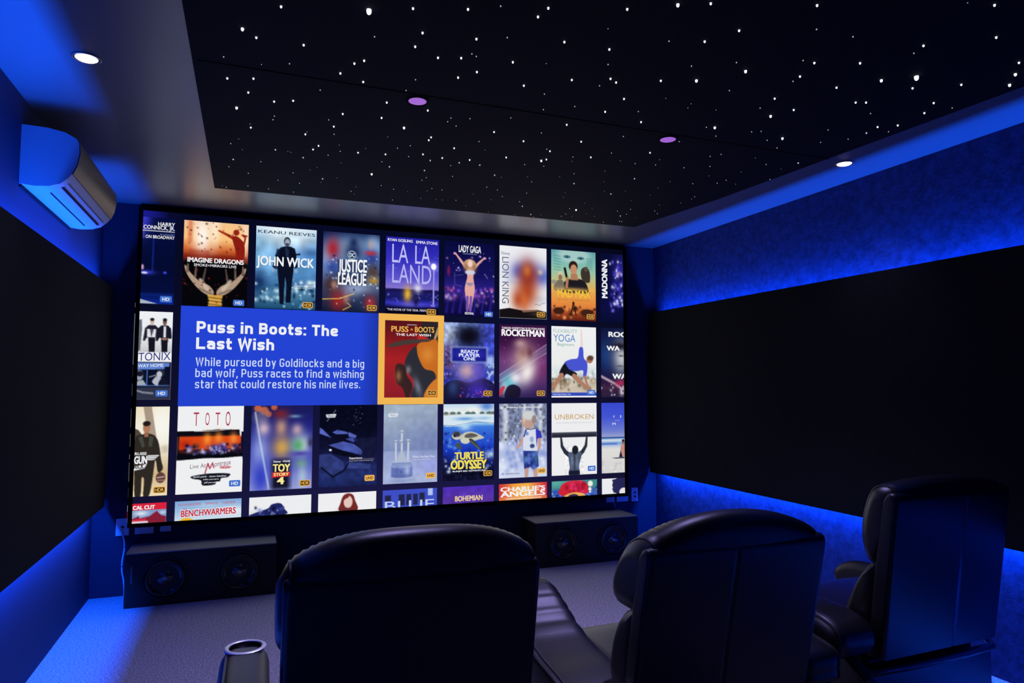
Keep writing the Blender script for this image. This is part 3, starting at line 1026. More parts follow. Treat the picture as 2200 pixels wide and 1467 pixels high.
def p(P):
    P.vg((0, (96, 160, 170)), (.15, (120, 184, 178)), (.3, (150, 196, 168)), (.42, (190, 190, 130)), (.56, (226, 170, 84)), (.7, (232, 150, 70)), (.8, (226, 130, 60)), (.92, (150, 60, 30)), (1, (90, 30, 20)))
    P.ell(.50, .06, .36, .12, (176, 208, 200), .5, .8)
    P.ell(.35, .09, .08, .022, (60, 110, 120), .5, .9)
    P.ell(.66, .10, .08, .022, (60, 110, 120), .5, .9)
    P.ell(.35, .09, .028, .018, (40, 80, 110), .4)
    P.ell(.66, .10, .028, .018, (40, 80, 110), .4)
    for k in range(6):
        P.line([(.06, .08 + .04 * k), (.20, .09 + .04 * k)], .014, (70, 116, 120), .6, .02)
        P.line([(.80, .10 + .03 * k), (.92, .10 + .03 * k)], .014, (70, 116, 120), .6, .02)
    P.poly([(.22, .55), (.28, .46), (.40, .41), (.62, .40), (.76, .44), (.84, .56), (.82, .60), (.24, .60)], (28, 26, 32), 1, True)
    P.poly([(.66, .28), (.76, .22), (.86, .28), (.86, .44), (.70, .42)], (60, 50, 44), 1, True)
    P.ell(.49, .22, .10, .075, (42, 28, 26))
    P.ell(.50, .27, .075, .075, (196, 140, 104))
    P.poly([(.44, .33), (.58, .33), (.60, .42), (.42, .42)], (176, 122, 92))
    P.line([(.30, .26), (.34, .38)], .05, (20, 18, 22))
    P.line([(.36, .40), (.34, .52)], .06, (176, 122, 92))
    P.ell(.20, .35, .055, .05, (206, 196, 170))
    P.ell(.20, .39, .045, .04, (150, 110, 86))
    P.poly([(.08, .48), (.16, .43), (.26, .44), (.28, .56), (.06, .58)], (120, 110, 96), 1, True)
    P.ell(.06, .46, .06, .03, (150, 146, 130))
    P.ell(.78, .25, .045, .035, (86, 72, 66))
    P.glow(.5, .56, .5, .03, (244, 190, 90), .7)
    P.specks(31, 46, [(70, 30, 20), (40, 20, 18), (236, 160, 90), (120, 60, 34)], .026, (0, .80, 1, .97))
    P.ell(.16, .87, .12, .05, (60, 30, 22), .3)
    P.ell(.80, .88, .15, .05, (64, 32, 24), .3)
    P.line([(.49, .74), (.43, .92)], .025, (44, 22, 18))
    P.line([(.49, .74), (.55, .92)], .025, (44, 22, 18))
    P.ell(.49, .75, .025, .02, (44, 22, 18))


tile(7, 0, p, 'green to orange picture with a dark crowd of figures', [
    ('MAD MAX', .135, .875, .565, .67, (240, 196, 60), .03), ('BEYOND THUNDERDOME', .135, .87, .695, .72, (200, 130, 50), .03)], 'HDR', (.79, .90))


def p(P):
    P.vg((0, (8, 12, 50)), (.4, (8, 10, 56)), (.8, (12, 14, 66)), (1, (8, 12, 50)))
    P.glow(.46, .30, .16, .24, (50, 46, 170), .9)
    P.glow(.44, .60, .16, .14, (46, 44, 160), .8)
    P.glow(.42, .28, .06, .03, (226, 176, 190), .9)
    P.specks(41, 70, [(216, 216, 246), (110, 100, 230), (60, 56, 190), (14, 12, 60)], .024, (.22, .10, .54, .85))


tile(8, 0, p, 'dark blue stage picture with upright white lettering, cut off at the edge', [('MADONNA', .035, .155, .085, .655, WH, .06, dict(rot=90))])


# ---- second row
def p(P):
    P.fill((236, 238, 242))
    P.vg((0, (238, 240, 244)), (.30, (232, 234, 238)), (.46, (196, 198, 200)), (.47, (238, 238, 242)), (1, (238, 238, 242)))
    dk = (20, 20, 34)
    P.poly([(.50, .10), (.55, .09), (.56, .2), (.54, .45), (.50, .45)], (70, 74, 90), .8)
    for cx, top in ((.70, 1), (.885, 0)):
        P.poly([(cx - .05, .30), (cx + .055, .30), (cx + .05, .46), (cx - .035, .46)], dk, 1)
        P.poly([(cx - .10, .19), (cx - .05, .155), (cx + .05, .155), (cx + .095, .19), (cx + .11, .30), (cx + .075, .31), (cx + .06, .30), (cx - .07, .30), (cx - .10, .34), (cx - .125, .33)], (24, 24, 40) if not top else (30, 30, 46), 1)
        if top:
            P.poly([(cx - .07, .20), (cx + .06, .20), (cx + .055, .295), (cx - .065, .295)], (222, 224, 230), 1)
            P.poly([(cx - .03, .20), (cx + .03, .20), (cx - .005, .295)], (40, 40, 60), .8)
        else:
            P.poly([(cx - .012, .165), (cx + .022, .165), (cx + .022, .29), (cx - .012, .29)], (226, 228, 234))
            P.ell(cx, .31, .045, .015, (150, 110, 96))
        P.ell(cx, .115, .03, .038, (206, 180, 168) if top else (110, 84, 76))
        P.ell(cx, .09, .032, .018, (26, 22, 28))
    P.rect(.5, .575, 1, 1, (10, 14, 40))
    P.poly([(.5, .585), (.97, .585), (.97, .625), (.90, .63), (.90, .655), (.5, .665)], (92, 128, 206))
    P.rect(.5, .665, .655, .84, (14, 18, 40))
    P.ell(.545, .73, .05, .06, (150, 160, 180), .5)
    P.ell(.55, .71, .05, .03, (20, 22, 40))
    P.poly([(.5, .80), (.60, .78), (.65, .84), (.5, .84)], (196, 204, 216), .8)
    P.rect(.648, .665, .66, .84, (66, 116, 196))
    P.ell(.85, .70, .055, .045, (40, 44, 60))
    P.ell(.83, .715, .04, .035, (186, 190, 200))
    P.poly([(.76, .76), (.80, .735), (.86, .76), (.82, .84), (.78, .84), (.73, .80)], (176, 182, 196), 1, True)
    P.poly([(.86, .76), (.93, .77), (.96, .84), (.82, .84)], (18, 20, 40), 1, True)
    P.line([(.69, .745), (.78, .725)], .014, (150, 156, 170))
    P.rect(.5, .838, .98, .846, (90, 130, 200))
    P.rect(.5, .86, 1, 1, (46, 50, 72), 1, .03)
    P.line([(.52, .90), (.60, .92), (.74, .93)], .02, (196, 200, 210), .8, .03)


tile(0, 1, p, 'white picture with two standing men above a blue caption, cut off at the left edge', [
    ('TONIX', .52, .985, .475, .565, (30, 36, 120), .0, dict(rise=.015)), ('WAY HOME', .52, .885, .603, .64, (236, 240, 246), .01, dict(rise=.012))], 'HD', (.785, .895))


def p(P):
    P.vg((0, (120, 150, 220)), (.3, (70, 90, 205)), (.6, (50, 60, 170)), (1, (50, 44, 170)))
    P.glow(.10, .16, .20, .2, (206, 220, 240), .9)
    P.glow(.92, .10, .25, .3, (60, 70, 215), .8)
    P.tex(51, 20, 30, .28)
    P.rect(0, .30, .22, .62, (100, 70, 120), .8, .12)
    P.rect(.82, .44, 1, .60, (190, 215, 245), .8, .10)
    P.specks(52, 60, [(30, 60, 160), (180, 210, 240), (60, 90, 200)], .016, (.8, .55, 1, .85))
    P.specks(55, 40, [(40, 30, 70), (150, 130, 190)], .016, (0, .3, .2, .75))
    P.poly([(.0, .84), (.22, .76), (.5, .80), (.76, .74), (1, .82), (1, 1), (0, 1)], (20, 18, 44), .9, True)
    P.glow(.66, .90, .24, .14, (64, 44, 176), .9)
    P.glow(.18, .86, .10, .10, (44, 66, 120), .9)
    P.glow(.46, .64, .20, .12, (206, 168, 172), .95)
    P.glow(.68, .64, .13, .12, (98, 82, 196), .8)
    P.glow(.48, .20, .30, .15, (12, 12, 26), 1)
    P.glow(.50, .14, .22, .10, (12, 12, 26), .9)
    P.rect(.13, .32, .87, .53, (150, 172, 216), .9, .05)
    P.rect(.16, .335, .84, .515, (24, 26, 130), 1, .04)
    P.glow(.5, .42, .26, .06, (70, 66, 230), .7)
    P.specks(53, 26, [(226, 60, 120), (90, 90, 230), (150, 120, 235)], .012, (.3, .86, .9, 1))


tile(5, 1, p, 'blue picture with a wide dark blue band of white lettering', [
    ('READY', .33, .69, .36, .405, (216, 226, 246), .05), ('PLAYER', .29, .71, .412, .452, (216, 226, 246), .05), ('ONE', .38, .62, .46, .50, (216, 226, 246), .05)], 'HDR')


def p(P):
    P.vg((0, (60, 20, 66)), (.25, (70, 24, 76)), (.5, (110, 60, 120)), (.75, (80, 50, 110)), (1, (44, 30, 84)))
    P.glow(.2, .1, .4, .2, (40, 10, 50), .7)
    P.line([(-.05, .76), (1.1, .28)], .10, (120, 110, 160), .7, .10)
    P.line([(-.05, .72), (1.1, .22)], .012, (206, 196, 226), .8, .02)
    P.line([(-.05, .80), (1.1, .34)], .02, (190, 206, 226), .7, .03)
    P.line([(-.05, .88), (1.1, .44)], .10, (110, 70, 150), .7, .10)
    P.glow(.22, .80, .16, .12, (70, 196, 206), .9)
    P.glow(.10, .86, .08, .10, (190, 220, 226), .7)
    P.glow(.9, .6, .3, .2, (120, 40, 96), .6)
    P.specks(61, 40, [(190, 120, 190), (90, 40, 110)], .006, (0, .2, 1, .6))
    # a plain cream glow with warm shadow
    P.glow(.50, .44, .22, .20, (196, 160, 150), .9, 20)
    P.glow(.58, .66, .17, .18, (244, 238, 232), .95, 25)
    P.glow(.34, .73, .13, .08, (240, 236, 240), .9)
    P.glow(.44, .26, .12, .06, (200, 160, 160), .8)
    P.glow(.49, .38, .07, .06, (150, 96, 92), .7)
    P.glow(.64, .38, .08, .08, (90, 40, 60), .7)
    P.poly([(0, .98), (0, .90), (.08, .84), (.12, .86), (.06, .94)], (206, 50, 70), .9, True)
    P.poly([(.16, .86), (.30, .82), (.44, .88), (.40, 1), (.12, 1)], (24, 16, 40), .9, True)


tile(6, 1, p, 'purple picture with a cream glow and light streaks', [
    ('TARON EGERTON IS ELTON JOHN', .045, .955, .035, .063, (232, 222, 232), .04), ('ROCKETMAN', .045, .955, .07, .155, (250, 248, 250), .05)], 'HDR')


def p(P):
    P.vg((0, (238, 239, 241)), (.52, (234, 236, 236)), (.64, (214, 224, 226)), (.72, (190, 196, 190)), (.80, (196, 186, 168)), (.93, (206, 192, 172)), (.935, (50, 76, 186)), (.975, (50, 76, 186)), (.98, (240, 240, 244)), (1, (240, 240, 244)))
    P.specks(71, 40, [(214, 220, 222), (150, 170, 180), (236, 240, 240)], .03, (0, .62, 1, .74))
    P.specks(72, 46, [(120, 104, 84), (166, 146, 118), (90, 78, 66), (220, 208, 188)], .034, (0, .72, 1, .90))
    sk, bl = (176, 124, 100), (72, 84, 206)
    P.line([(.675, .31), (.665, .05)], .05, (232, 214, 204), 1, None, .03)
    P.poly([(.62, .30), (.70, .30), (.72, .44), (.79, .50), (.80, .60), (.76, .72), (.70, .71), (.70, .62), (.56, .63), (.40, .62), (.28, .56), (.30, .50), (.44, .46), (.58, .44)], bl, 1, True)
    P.poly([(.30, .52), (.38, .60), (.56, .66), (.50, .72), (.34, .67), (.26, .72), (.17, .67), (.22, .58)], (22, 22, 34), 1, True)
    P.line([(.22, .69), (.12, .78), (.0, .87)], .10, sk, 1, None, .06)
    P.line([(.50, .70), (.70, .82), (.84, .90)], .10, sk, 1, None, .06)
    P.line([(.74, .71), (.78, .80), (.82, .87)], .05, sk, 1, None, .035)
    P.ell(.85, .465, .075, .052, (170, 118, 92))
    P.ell(.87, .44, .07, .036, (96, 66, 54), .6)


tile(7, 1, p, 'white picture of a person in a blue shirt bending sideways on a beach', [
    ('FLEXIBILITY', .04, .575, .04, .09, (150, 190, 180), -.02), ('YOGA', .045, .53, .115, .215, (70, 130, 190), -.02),
    ('Beginners', .13, .50, .232, .275, (110, 170, 150), -.01), ('Featuring Rodney Yee', .03, .42, .945, .963, (226, 232, 246), .01)], 'HD', (.795, .895))


def p(P):
    P.vg((0, (14, 20, 60)), (.3, (18, 34, 84)), (.55, (16, 26, 76)), (.7, (24, 20, 60)), (.85, (60, 30, 60)), (1, (40, 30, 60)))
    P.glow(.10, .40, .14, .2, (30, 66, 130), .7)
    P.glow(.48, .42, .20, .24, (200, 202, 206), .95)
    P.glow(.44, .26, .22, .06, (20, 18, 34), .95)
    P.glow(.47, .40, .06, .015, (60, 56, 60), .8)
    P.glow(.44, .55, .08, .012, (70, 66, 70), .8)
    P.line([(.0, .70), (.3, .80), (.54, .90)], .05, (220, 196, 206), .8, .04)
    P.glow(.45, .80, .12, .05, (196, 40, 90), .8)
    P.glow(.48, .92, .05, .06, (230, 226, 234), .9)
    P.specks(81, 24, [(206, 196, 206), (70, 60, 90)], .016, (0, .82, .54, .98))


tile(8, 1, p, 'dark picture of a pale face, cut off at the right edge', [
    ('ROC', .175, .60, .055, .125, WH, .05), ('WA', .13, .44, .26, .325, WH, .05), ('WA', .26, .60, .665, .735, WH, .05)])


# ---- third row
def p(P):
    P.vg((0, (236, 222, 190)), (.25, (240, 236, 220)), (.5, (226, 214, 186)), (.75, (206, 176, 132)), (1, (236, 222, 186)))
    P.glow(.90, .2, .2, .3, (248, 246, 238), .9)
    P.poly([(.62, 0), (.74, 0), (.82, .34), (.70, .34)], (150, 130, 110), .8)
    P.poly([(.5, .24), (.56, .26), (.62, .32), (.5, .36)], (60, 54, 46), .9)
    P.rect(.9, .44, 1, .52, (190, 180, 160), .7, .06)
    P.poly([(.52, .34), (.62, .31), (.70, .30), (.80, .33), (.86, .42), (.90, .60), (.93, .70), (.86, .74), (.82, .60), (.80, .70), (.78, .85), (.74, 1), (.66, 1), (.665, .82), (.63, .80), (.62, 1), (.54, 1), (.52, .70), (.5, .5)], (46, 40, 36), 1, True)
    P.poly([(.56, .34), (.62, .33), (.66, .44), (.62, .46)], (70, 74, 62), .9)
    P.poly([(.72, .33), (.78, .34), (.76, .45), (.71, .45)], (70, 74, 62), .9)
    P.ell(.675, .235, .052, .062, (176, 120, 92))
    P.ell(.675, .19, .056, .03, (34, 26, 24))
    P.poly([(.64, .29), (.71, .29), (.70, .34), (.65, .34)], (150, 100, 76))
    P.ell(.90, .80, .07, .06, (96, 60, 56))
    P.line([(.85, .80), (.95, .79)], .014, (206, 196, 186))
    P.line([(.86, .83), (.95, .83)], .012, (190, 150, 140))
    P.poly([(.5, .545), (.86, .545), (.80, .60), (.76, .60), (.72, .65), (.5, .66)], (232, 234, 236), .0)
    P.poly([(.70, .545), (.875, .545), (.80, .598), (.70, .60)], (228, 230, 234))
    P.line([(.71, .56), (.84, .562)], .008, (60, 52, 46), .8)
    P.line([(.71, .58), (.81, .582)], .008, (60, 52, 46), .8)
    P.poly([(.5, .665), (.70, .64), (.66, .69), (.5, .715)], (226, 228, 232))


tile(0, 2, p, 'sandy picture of a person in a dark flight suit, cut off at the left edge', [
    ('RUISE', .52, .69, .51, .54, WH, .03), ('GUN', .515, .70, .555, .635, (240, 242, 246), .06), ('RICK', .515, .655, .645, .69, (60, 52, 46), .04)], 'HDR', (.80, .90))


def p(P):
    P.fill(WH)
    P.rect(-.1, .285, .93, .345, (10, 10, 20))
    P.poly([(0, .29), (.3, .285), (.6, .27), (.94, .275), (.95, .36), (1, .36), (1, .60), (0, .62)], (10, 10, 20))
    P.line([(.25, .288), (.6, .284), (.8, .268)], .01, (226, 228, 236), .9)
    P.rect(.03, .345, .97, .50, (216, 70, 22), 1, .03)
    P.rect(.97, .3, 1.1, .62, (12, 12, 40))
    P.glow(.45, .38, .06, .07, (250, 150, 50), .9)
    P.glow(.62, .37, .06, .07, (245, 140, 50), .9)
    P.glow(.85, .38, .06, .07, (245, 140, 60), .9)
    P.glow(.12, .44, .1, .05, (170, 30, 16), .8)
    P.rect(.03, .50, .97, .53, (90, 24, 22), 1, .05)
    P.specks(91, 60, [(14, 12, 24), (40, 26, 60), (70, 70, 160), (150, 70, 40), (190, 190, 226)], .022, (.12, .44, .97, .56))
    P.glow(.62, .49, .10, .05, (70, 70, 180), .8)
    P.specks(92, 40, [(180, 190, 235), (60, 60, 160), (16, 14, 40)], .014, (.54, .43, .76, .56))
    P.rect(0, .555, 1, .60, (8, 8, 18), 1, .04)
    P.poly([(0, .625), (.15, .612), (.4, .60), (.7, .602), (1, .59), (1, .62), (0, .66)], WH)
    P.rect(0, .615, 1, 1, WH, 1, .02)
    P.poly([(.23, .80), (.50, .775), (.80, .785), (.78, .825), (.68, .835), (.66, .87), (.60, .875), (.58, .905), (.40, .91), (.37, .85), (.25, .83)], (20, 22, 34), 1, True)
    P.ell(.735, .71, .08, .014, (190, 40, 60))
    P.line([(.43, .77), (.47, .66), (.50, .72), (.54, .655), (.56, .71)], .018, (170, 40, 66))


tile(1, 2, p, 'white picture with an orange stage strip and crimson lettering', [
    ('T', .235, .315, .07, .225, (176, 52, 84), .0), ('O', .41, .475, .075, .22, (176, 52, 84), .0), ('T', .565, .635, .075, .22, (176, 52, 84), .0),
    ('O', .72, .795, .065, .23, (176, 52, 84), .0), ('Live At', .205, .44, .665, .715, (120, 96, 110), -.02, dict(rise=.01)),
    ('ontreux', .57, .82, .64, .70, (110, 70, 90), -.02, dict(rise=.02)), ('1991', .69, .78, .703, .716, WH, .02),
    ('david paich · steve lukather', .255, .76, .797, .818, (214, 216, 224), .01), ('mike porcaro', .405, .64, .832, .85, (214, 216, 224), .01),
    ('jeff porcaro', .42, .62, .868, .886, (214, 216, 224), .01)], 'HD', (.80, .865))


def p(P):
    P.vg((0, (26, 26, 84)), (.3, (30, 34, 130)), (.6, (50, 56, 170)), (.85, (120, 130, 205)), (1, (150, 156, 215)))
    for x, y, r in ((.10, .03, .06), (.20, .06, .07), (.36, .02, .05), (.27, .10, .05)):
        P.ell(x, y, r, r / TA, (226, 112, 60), .5, .8)
    P.ell(.15, .14, .12, .08, (120, 110, 140), .8, .6)
    P.glow(.70, .13, .10, .02, (120, 170, 190), .8)
    # plain upright colour masses
    P.glow(.15, .55, .15, .24, (146, 162, 224), .95)
    P.glow(.17, .85, .14, .20, (48, 62, 192), .95)
    P.glow(.20, .27, .10, .08, (226, 196, 200), .85)
    P.line([(.06, .08), (.14, .40), (.30, .98)], .022, (210, 226, 240), .8, .03)
    P.glow(.50, .50, .16, .14, (210, 162, 74), .95)
    P.glow(.48, .26, .10, .11, (206, 158, 124), .85)
    P.glow(.47, .10, .13, .06, (118, 34, 44), .9)
    P.rect(.34, .64, .64, 1, (20, 20, 46), 1, .10)
    P.glow(.82, .48, .16, .14, (206, 216, 226), .95)
    P.glow(.76, .48, .10, .08, (70, 160, 96), .85)
    P.glow(.80, .58, .16, .03, (70, 60, 164), .9)
    P.glow(.74, .29, .09, .07, (214, 180, 176), .8)
    P.glow(.82, .70, .10, .05, (96, 150, 120), .8)
    P.glow(.84, .86, .08, .14, (176, 200, 216), .8)
    P.glow(.97, .45, .05, .06, (40, 36, 70), .8)
    P.poly([(.35, .795), (.645, .795), (.64, .845), (.345, .858)], (206, 40, 46))


tile(2, 2, p, 'blue picture of soft colour patches with a yellow and red title', [
    ('Disney · PIXAR', .37, .64, .655, .678, WH, .02), ('TOY', .36, .64, .70, .785, (244, 230, 140), .05), ('STORY', .375, .62, .803, .838, (244, 226, 140), .05),
    ('4', .43, .55, .855, .935, (244, 230, 150), .06)], 'HDR', (.80, .90))


def p(P):
    P.vg((0, (6, 8, 28)), (.3, (8, 10, 32)), (.5, (14, 16, 46)), (.7, (24, 30, 76)), (.85, (34, 46, 104)), (1, (24, 34, 84)))
    P.specks(101, 26, [(120, 130, 160), (60, 66, 90)], .006, (.45, .03, .75, .26))
    bl = (78, 92, 176)
    P.poly([(.0, .27), (.03, .28), (.20, .40), (.0, .345)], bl)
    P.poly([(.22, .335), (.30, .305), (.46, .33), (.50, .355), (.30, .36)], bl)
    P.poly([(.22, .36), (.50, .36), (.44, .43), (.28, .42)], (10, 12, 34))
    P.poly([(.50, .335), (.64, .38), (.62, .41), (.50, .39)], (84, 96, 176))
    P.poly([(.44, .42), (.56, .40), (.66, .43), (.58, .46)], (60, 72, 150))
    P.poly([(.16, .49), (.40, .45), (.58, .48), (.76, .57), (.72, .62), (.40, .56)], (70, 84, 166), 1)
    P.poly([(.14, .50), (.70, .63), (.62, .66), (.24, .60)], (8, 10, 26), .9)
    P.poly([(.58, .42), (1, .40), (1, .66), (.76, .60)], (20, 24, 56), .9)
    P.ell(.19, .55, .022, .012, (220, 226, 236))
    P.poly([(.0, .60), (.20, .60), (.42, .70), (.42, .80), (.22, .86), (.0, .76)], (46, 58, 120), .9)
    P.poly([(.48, .70), (.90, .74), (.88, .80), (.48, .78)], (52, 64, 130), .9)
    P.line([(.04, .76), (.24, .88), (.44, .80), (.50, .72)], .03, (10, 12, 32), .9)
    P.tex(102, 16, 22, .18)
    P.poly([(.10, .115), (.28, .108), (.26, .15), (.12, .155)], (226, 230, 238))
    P.line([(.23, .10), (.27, .06)], .006, (200, 206, 220), .8)
    P.line([(.12, .20), (.16, .16)], .006, (200, 206, 220), .8)
    P.line([(.52, .675), (.95, .675)], .006, (226, 200, 170), .9)


tile(3, 2, p, 'dark picture of tilted blue grey slabs', [
    ('TRINNOV', .125, .25, .122, .146, (14, 16, 40), .02), ('Experience', .52, .74, .645, .668, WH, .01), ('Demo, Game Trailers & Virtual Tour', .52, .94, .686, .698, (200, 205, 220), 0)], 'UHD', (.79, .875))


def p(P):
    P.vg((0, (156, 172, 194)), (.3, (136, 152, 186)), (.58, (122, 138, 184)), (.60, (150, 164, 206)), (.66, (156, 170, 214)), (1, (170, 182, 218)))
    P.glow(.1, .1, .4, .3, (166, 184, 200), .6)
    P.glow(.9, .5, .4, .2, (112, 126, 178), .6)
    P.glow(.9, .8, .3, .1, (150, 150, 226), .6)
    P.tex(111, 14, 20, .05)
    m, md = (196, 206, 220), (96, 110, 150)
    P.line([(.225, .47), (.23, .72)], .03, m)
    P.line([(.455, .46), (.45, .74)], .034, m)
    P.line([(.335, .34), (.335, .72)], .034, m)
    P.poly([(.31, .60), (.36, .60), (.42, .74), (.25, .74)], (176, 186, 206), 1, True)
    for x, y in ((.225, .465), (.455, .46), (.335, .345), (.325, .47)):
        P.rect(x - .028, y - .012, x + .028, y + .018, (150, 160, 186))
        P.rect(x - .028, y - .014, x + .028, y - .006, (226, 230, 238))
    P.ell(.34, .735, .185, .032, (176, 188, 214))
    P.rect(.155, .735, .525, .80, (128, 146, 196))
    P.rect(.145, .785, .535, .905, (100, 118, 186))
    P.ell(.34, .785, .195, .025, (140, 156, 204))
    P.ell(.34, .905, .195, .026, (92, 108, 172))
    P.glow(.25, .84, .05, .05, (86, 100, 160), .7)
    P.glow(.44, .84, .05, .06, (186, 196, 226), .8)
    P.ell(.33, .855, .01, .007, (20, 24, 40))
    P.glow(.34, .97, .2, .03, (110, 124, 176), .5)
    P.poly([(.08, .115), (.265, .11), (.245, .152), (.09, .158)], (230, 234, 240))
    P.line([(.22, .10), (.28, .05)], .006, (226, 230, 238), .8)
    P.line([(.09, .21), (.13, .17)], .006, (206, 212, 226), .8)


tile(4, 2, p, 'grey blue picture of a metal microphone with upright prongs', [
    ('TRINNOV', .105, .235, .122, .146, (120, 134, 170), .02), ('Music Machine One', .545, .945, .655, .682, (232, 235, 242), .0), ('Next generation machine', .545, .88, .697, .709, (226, 230, 240), 0)], 'UHD', (.79, .88))


def p(P):
    P.vg((0, (190, 214, 236)), (.08, (226, 236, 240)), (.15, (230, 236, 240)), (.26, (150, 196, 232)), (.30, (60, 120, 220)), (.6, (24, 54, 186)), (.75, (20, 30, 110)), (.88, (12, 14, 44)), (1, (12, 12, 36)))
    P.glow(.85, .03, .14, .06, (60, 110, 200), .8)
    P.glow(.6, .08, .12, .04, (246, 248, 250), .8)
    for x, s in ((.05, .05), (.18, .06), (.30, .04), (.48, .06), (.58, .05), (.76, .05), (.90, .06), (.98, .05)):
        P.ell(x, .125, s, .025, (86, 112, 106), .6)
    P.rect(0, .135, 1, .15, (206, 196, 176), .9, .02)
    P.poly([(0, .155), (1, .145), (1, .27), (.7, .23), (.5, .25), (.3, .29), (0, .28)], (214, 230, 240), 1, True)
    P.glow(.42, .195, .18, .022, (90, 150, 215), .9)
    P.glow(.8, .19, .14, .02, (140, 184, 226), .8)
    P.line([(0, .275), (.2, .285), (.4, .26), (.62, .235), (1, .26)], .012, (60, 110, 160), .8)
    P.glow(.42, .30, .12, .05, (206, 236, 244), .8)
    P.specks(121, 60, [(40, 80, 206), (16, 34, 130), (90, 140, 226)], .022, (0, .36, 1, .62))
    P.specks(122, 60, [(206, 226, 240), (96, 130, 200), (24, 30, 80), (10, 12, 40)], .020, (0, .66, 1, .88))
    P.glow(.92, .67, .10, .05, (190, 220, 236), .8)
    P.specks(123, 30, [(26, 28, 60), (6, 6, 22)], .03, (0, .88, 1, 1))
    P.poly([(.36, .41), (.44, .37), (.58, .37), (.72, .41), (.80, .45), (.70, .47), (.52, .50), (.38, .49)], (196, 198, 180), 1, True)
    P.poly([(.44, .40), (.56, .385), (.68, .42), (.56, .445), (.42, .44)], (66, 62, 62), .8, True)
    P.poly([(.34, .45), (.50, .46), (.48, .52), (.36, .51)], (206, 206, 186), 1, True)
    P.ell(.265, .415, .10, .052, (206, 206, 190))
    P.ell(.26, .395, .08, .036, (54, 56, 70), .6)
    P.ell(.22, .42, .02, .014, (16, 16, 24))
    P.poly([(.30, .50), (.34, .54), (.35, .60), (.29, .58), (.24, .54)], (70, 82, 70), 1, True)
    P.poly([(.50, .46), (.58, .47), (.70, .56), (.80, .65), (.70, .60), (.56, .53)], (50, 58, 60), 1, True)
    P.line([(.54, .49), (.70, .59)], .016, (150, 160, 150), .6, .03)


tile(5, 2, p, 'blue underwater picture of a swimming turtle with yellow lettering', [
    ('RUSSELL CROWE', .33, .70, .07, .088, (226, 214, 130), 0), ('TURTLE', .22, .795, .635, .725, (240, 222, 90), .06), ('ODYSSEY', .145, .855, .74, .85, (240, 222, 90), .06),
    ("BUNJI'S BIG ADVENTURE", .185, .83, .87, .888, WH, .03)], 'HDR', (.79, .885))


def p(P):
    P.vg((0, (120, 130, 160)), (.2, (110, 120, 150)), (.45, (120, 130, 160)), (.55, (170, 182, 220)), (.75, (180, 194, 230)), (1, (206, 214, 236)))
    P.tex(131, 30, 26, .35, (0, 0, 1, .55))
    for x, w in ((.13, .10), (.52, .07), (.86, .08), (.70, .04)):
        P.rect(x - w / 2, 0, x + w / 2, .52, (222, 228, 236), .8, .06)
    P.specks(132, 70, [(60, 66, 84), (232, 238, 244), (150, 160, 190)], .018, (0, 0, 1, .52))
    P.specks(133, 46, [(222, 230, 246), (140, 156, 214)], .05, (0, .54, 1, .95))
    sk = (196, 156, 146)
    P.line([(.52, .45), (.44, .55), (.37, .60)], .085, sk, 1, None, .05)
    P.line([(.84, .48), (.84, .58), (.79, .68)], .085, sk, 1, None, .05)
    P.poly([(.52, .85), (.62, .85), (.60, 1), (.53, 1)], sk)
    P.poly([(.70, .86), (.80, .86), (.80, 1), (.72, 1)], sk)
    P.poly([(.50, .63), (.80, .64), (.83, .86), (.70, .90), (.65, .86), (.52, .89)], (44, 60, 150), 1)
    P.specks(134, 24, [(60, 110, 110), (90, 120, 200), (24, 30, 90)], .03, (.52, .65, .82, .87))
    P.poly([(.50, .46), (.54, .36), (.62, .34), (.76, .34), (.86, .38), (.90, .46), (.80, .48), (.80, .65), (.50, .64)], (214, 220, 236), 1)
    P.poly([(.76, .34), (.87, .38), (.90, .47), (.80, .48), (.78, .60)], (50, 56, 180))
    P.poly([(.50, .46), (.54, .36), (.58, .35), (.53, .45)], (44, 50, 150))
    P.line([(.58, .345), (.66, .355), (.75, .34)], .016, (40, 40, 60))
    P.ell(.58, .41, .035, .025, (120, 150, 200), .4)
    P.ell(.68, .49, .04, .04, (150, 170, 206), .4)
    P.ell(.69, .58, .05, .03, (60, 70, 130), .4)
    P.ell(.60, .24, .14, .10, (190, 154, 140))
    P.ell(.62, .16, .14, .065, (206, 208, 210), .5)
    P.ell(.73, .22, .05, .06, (150, 132, 130), .5)
    P.glow(.52, .22, .02, .05, (226, 206, 200), .8)


tile(6, 2, p, 'pale picture of a small child standing in a water fountain', [
    ('Streaming Comparison Video', .15, .86, .035, .06, WH, .02), ('kaleidescape', .14, .42, .93, .95, (70, 80, 120), .01), ('o', .05, .11, .915, .955, (90, 110, 190), .02)], 'UHD', (.80, .885))


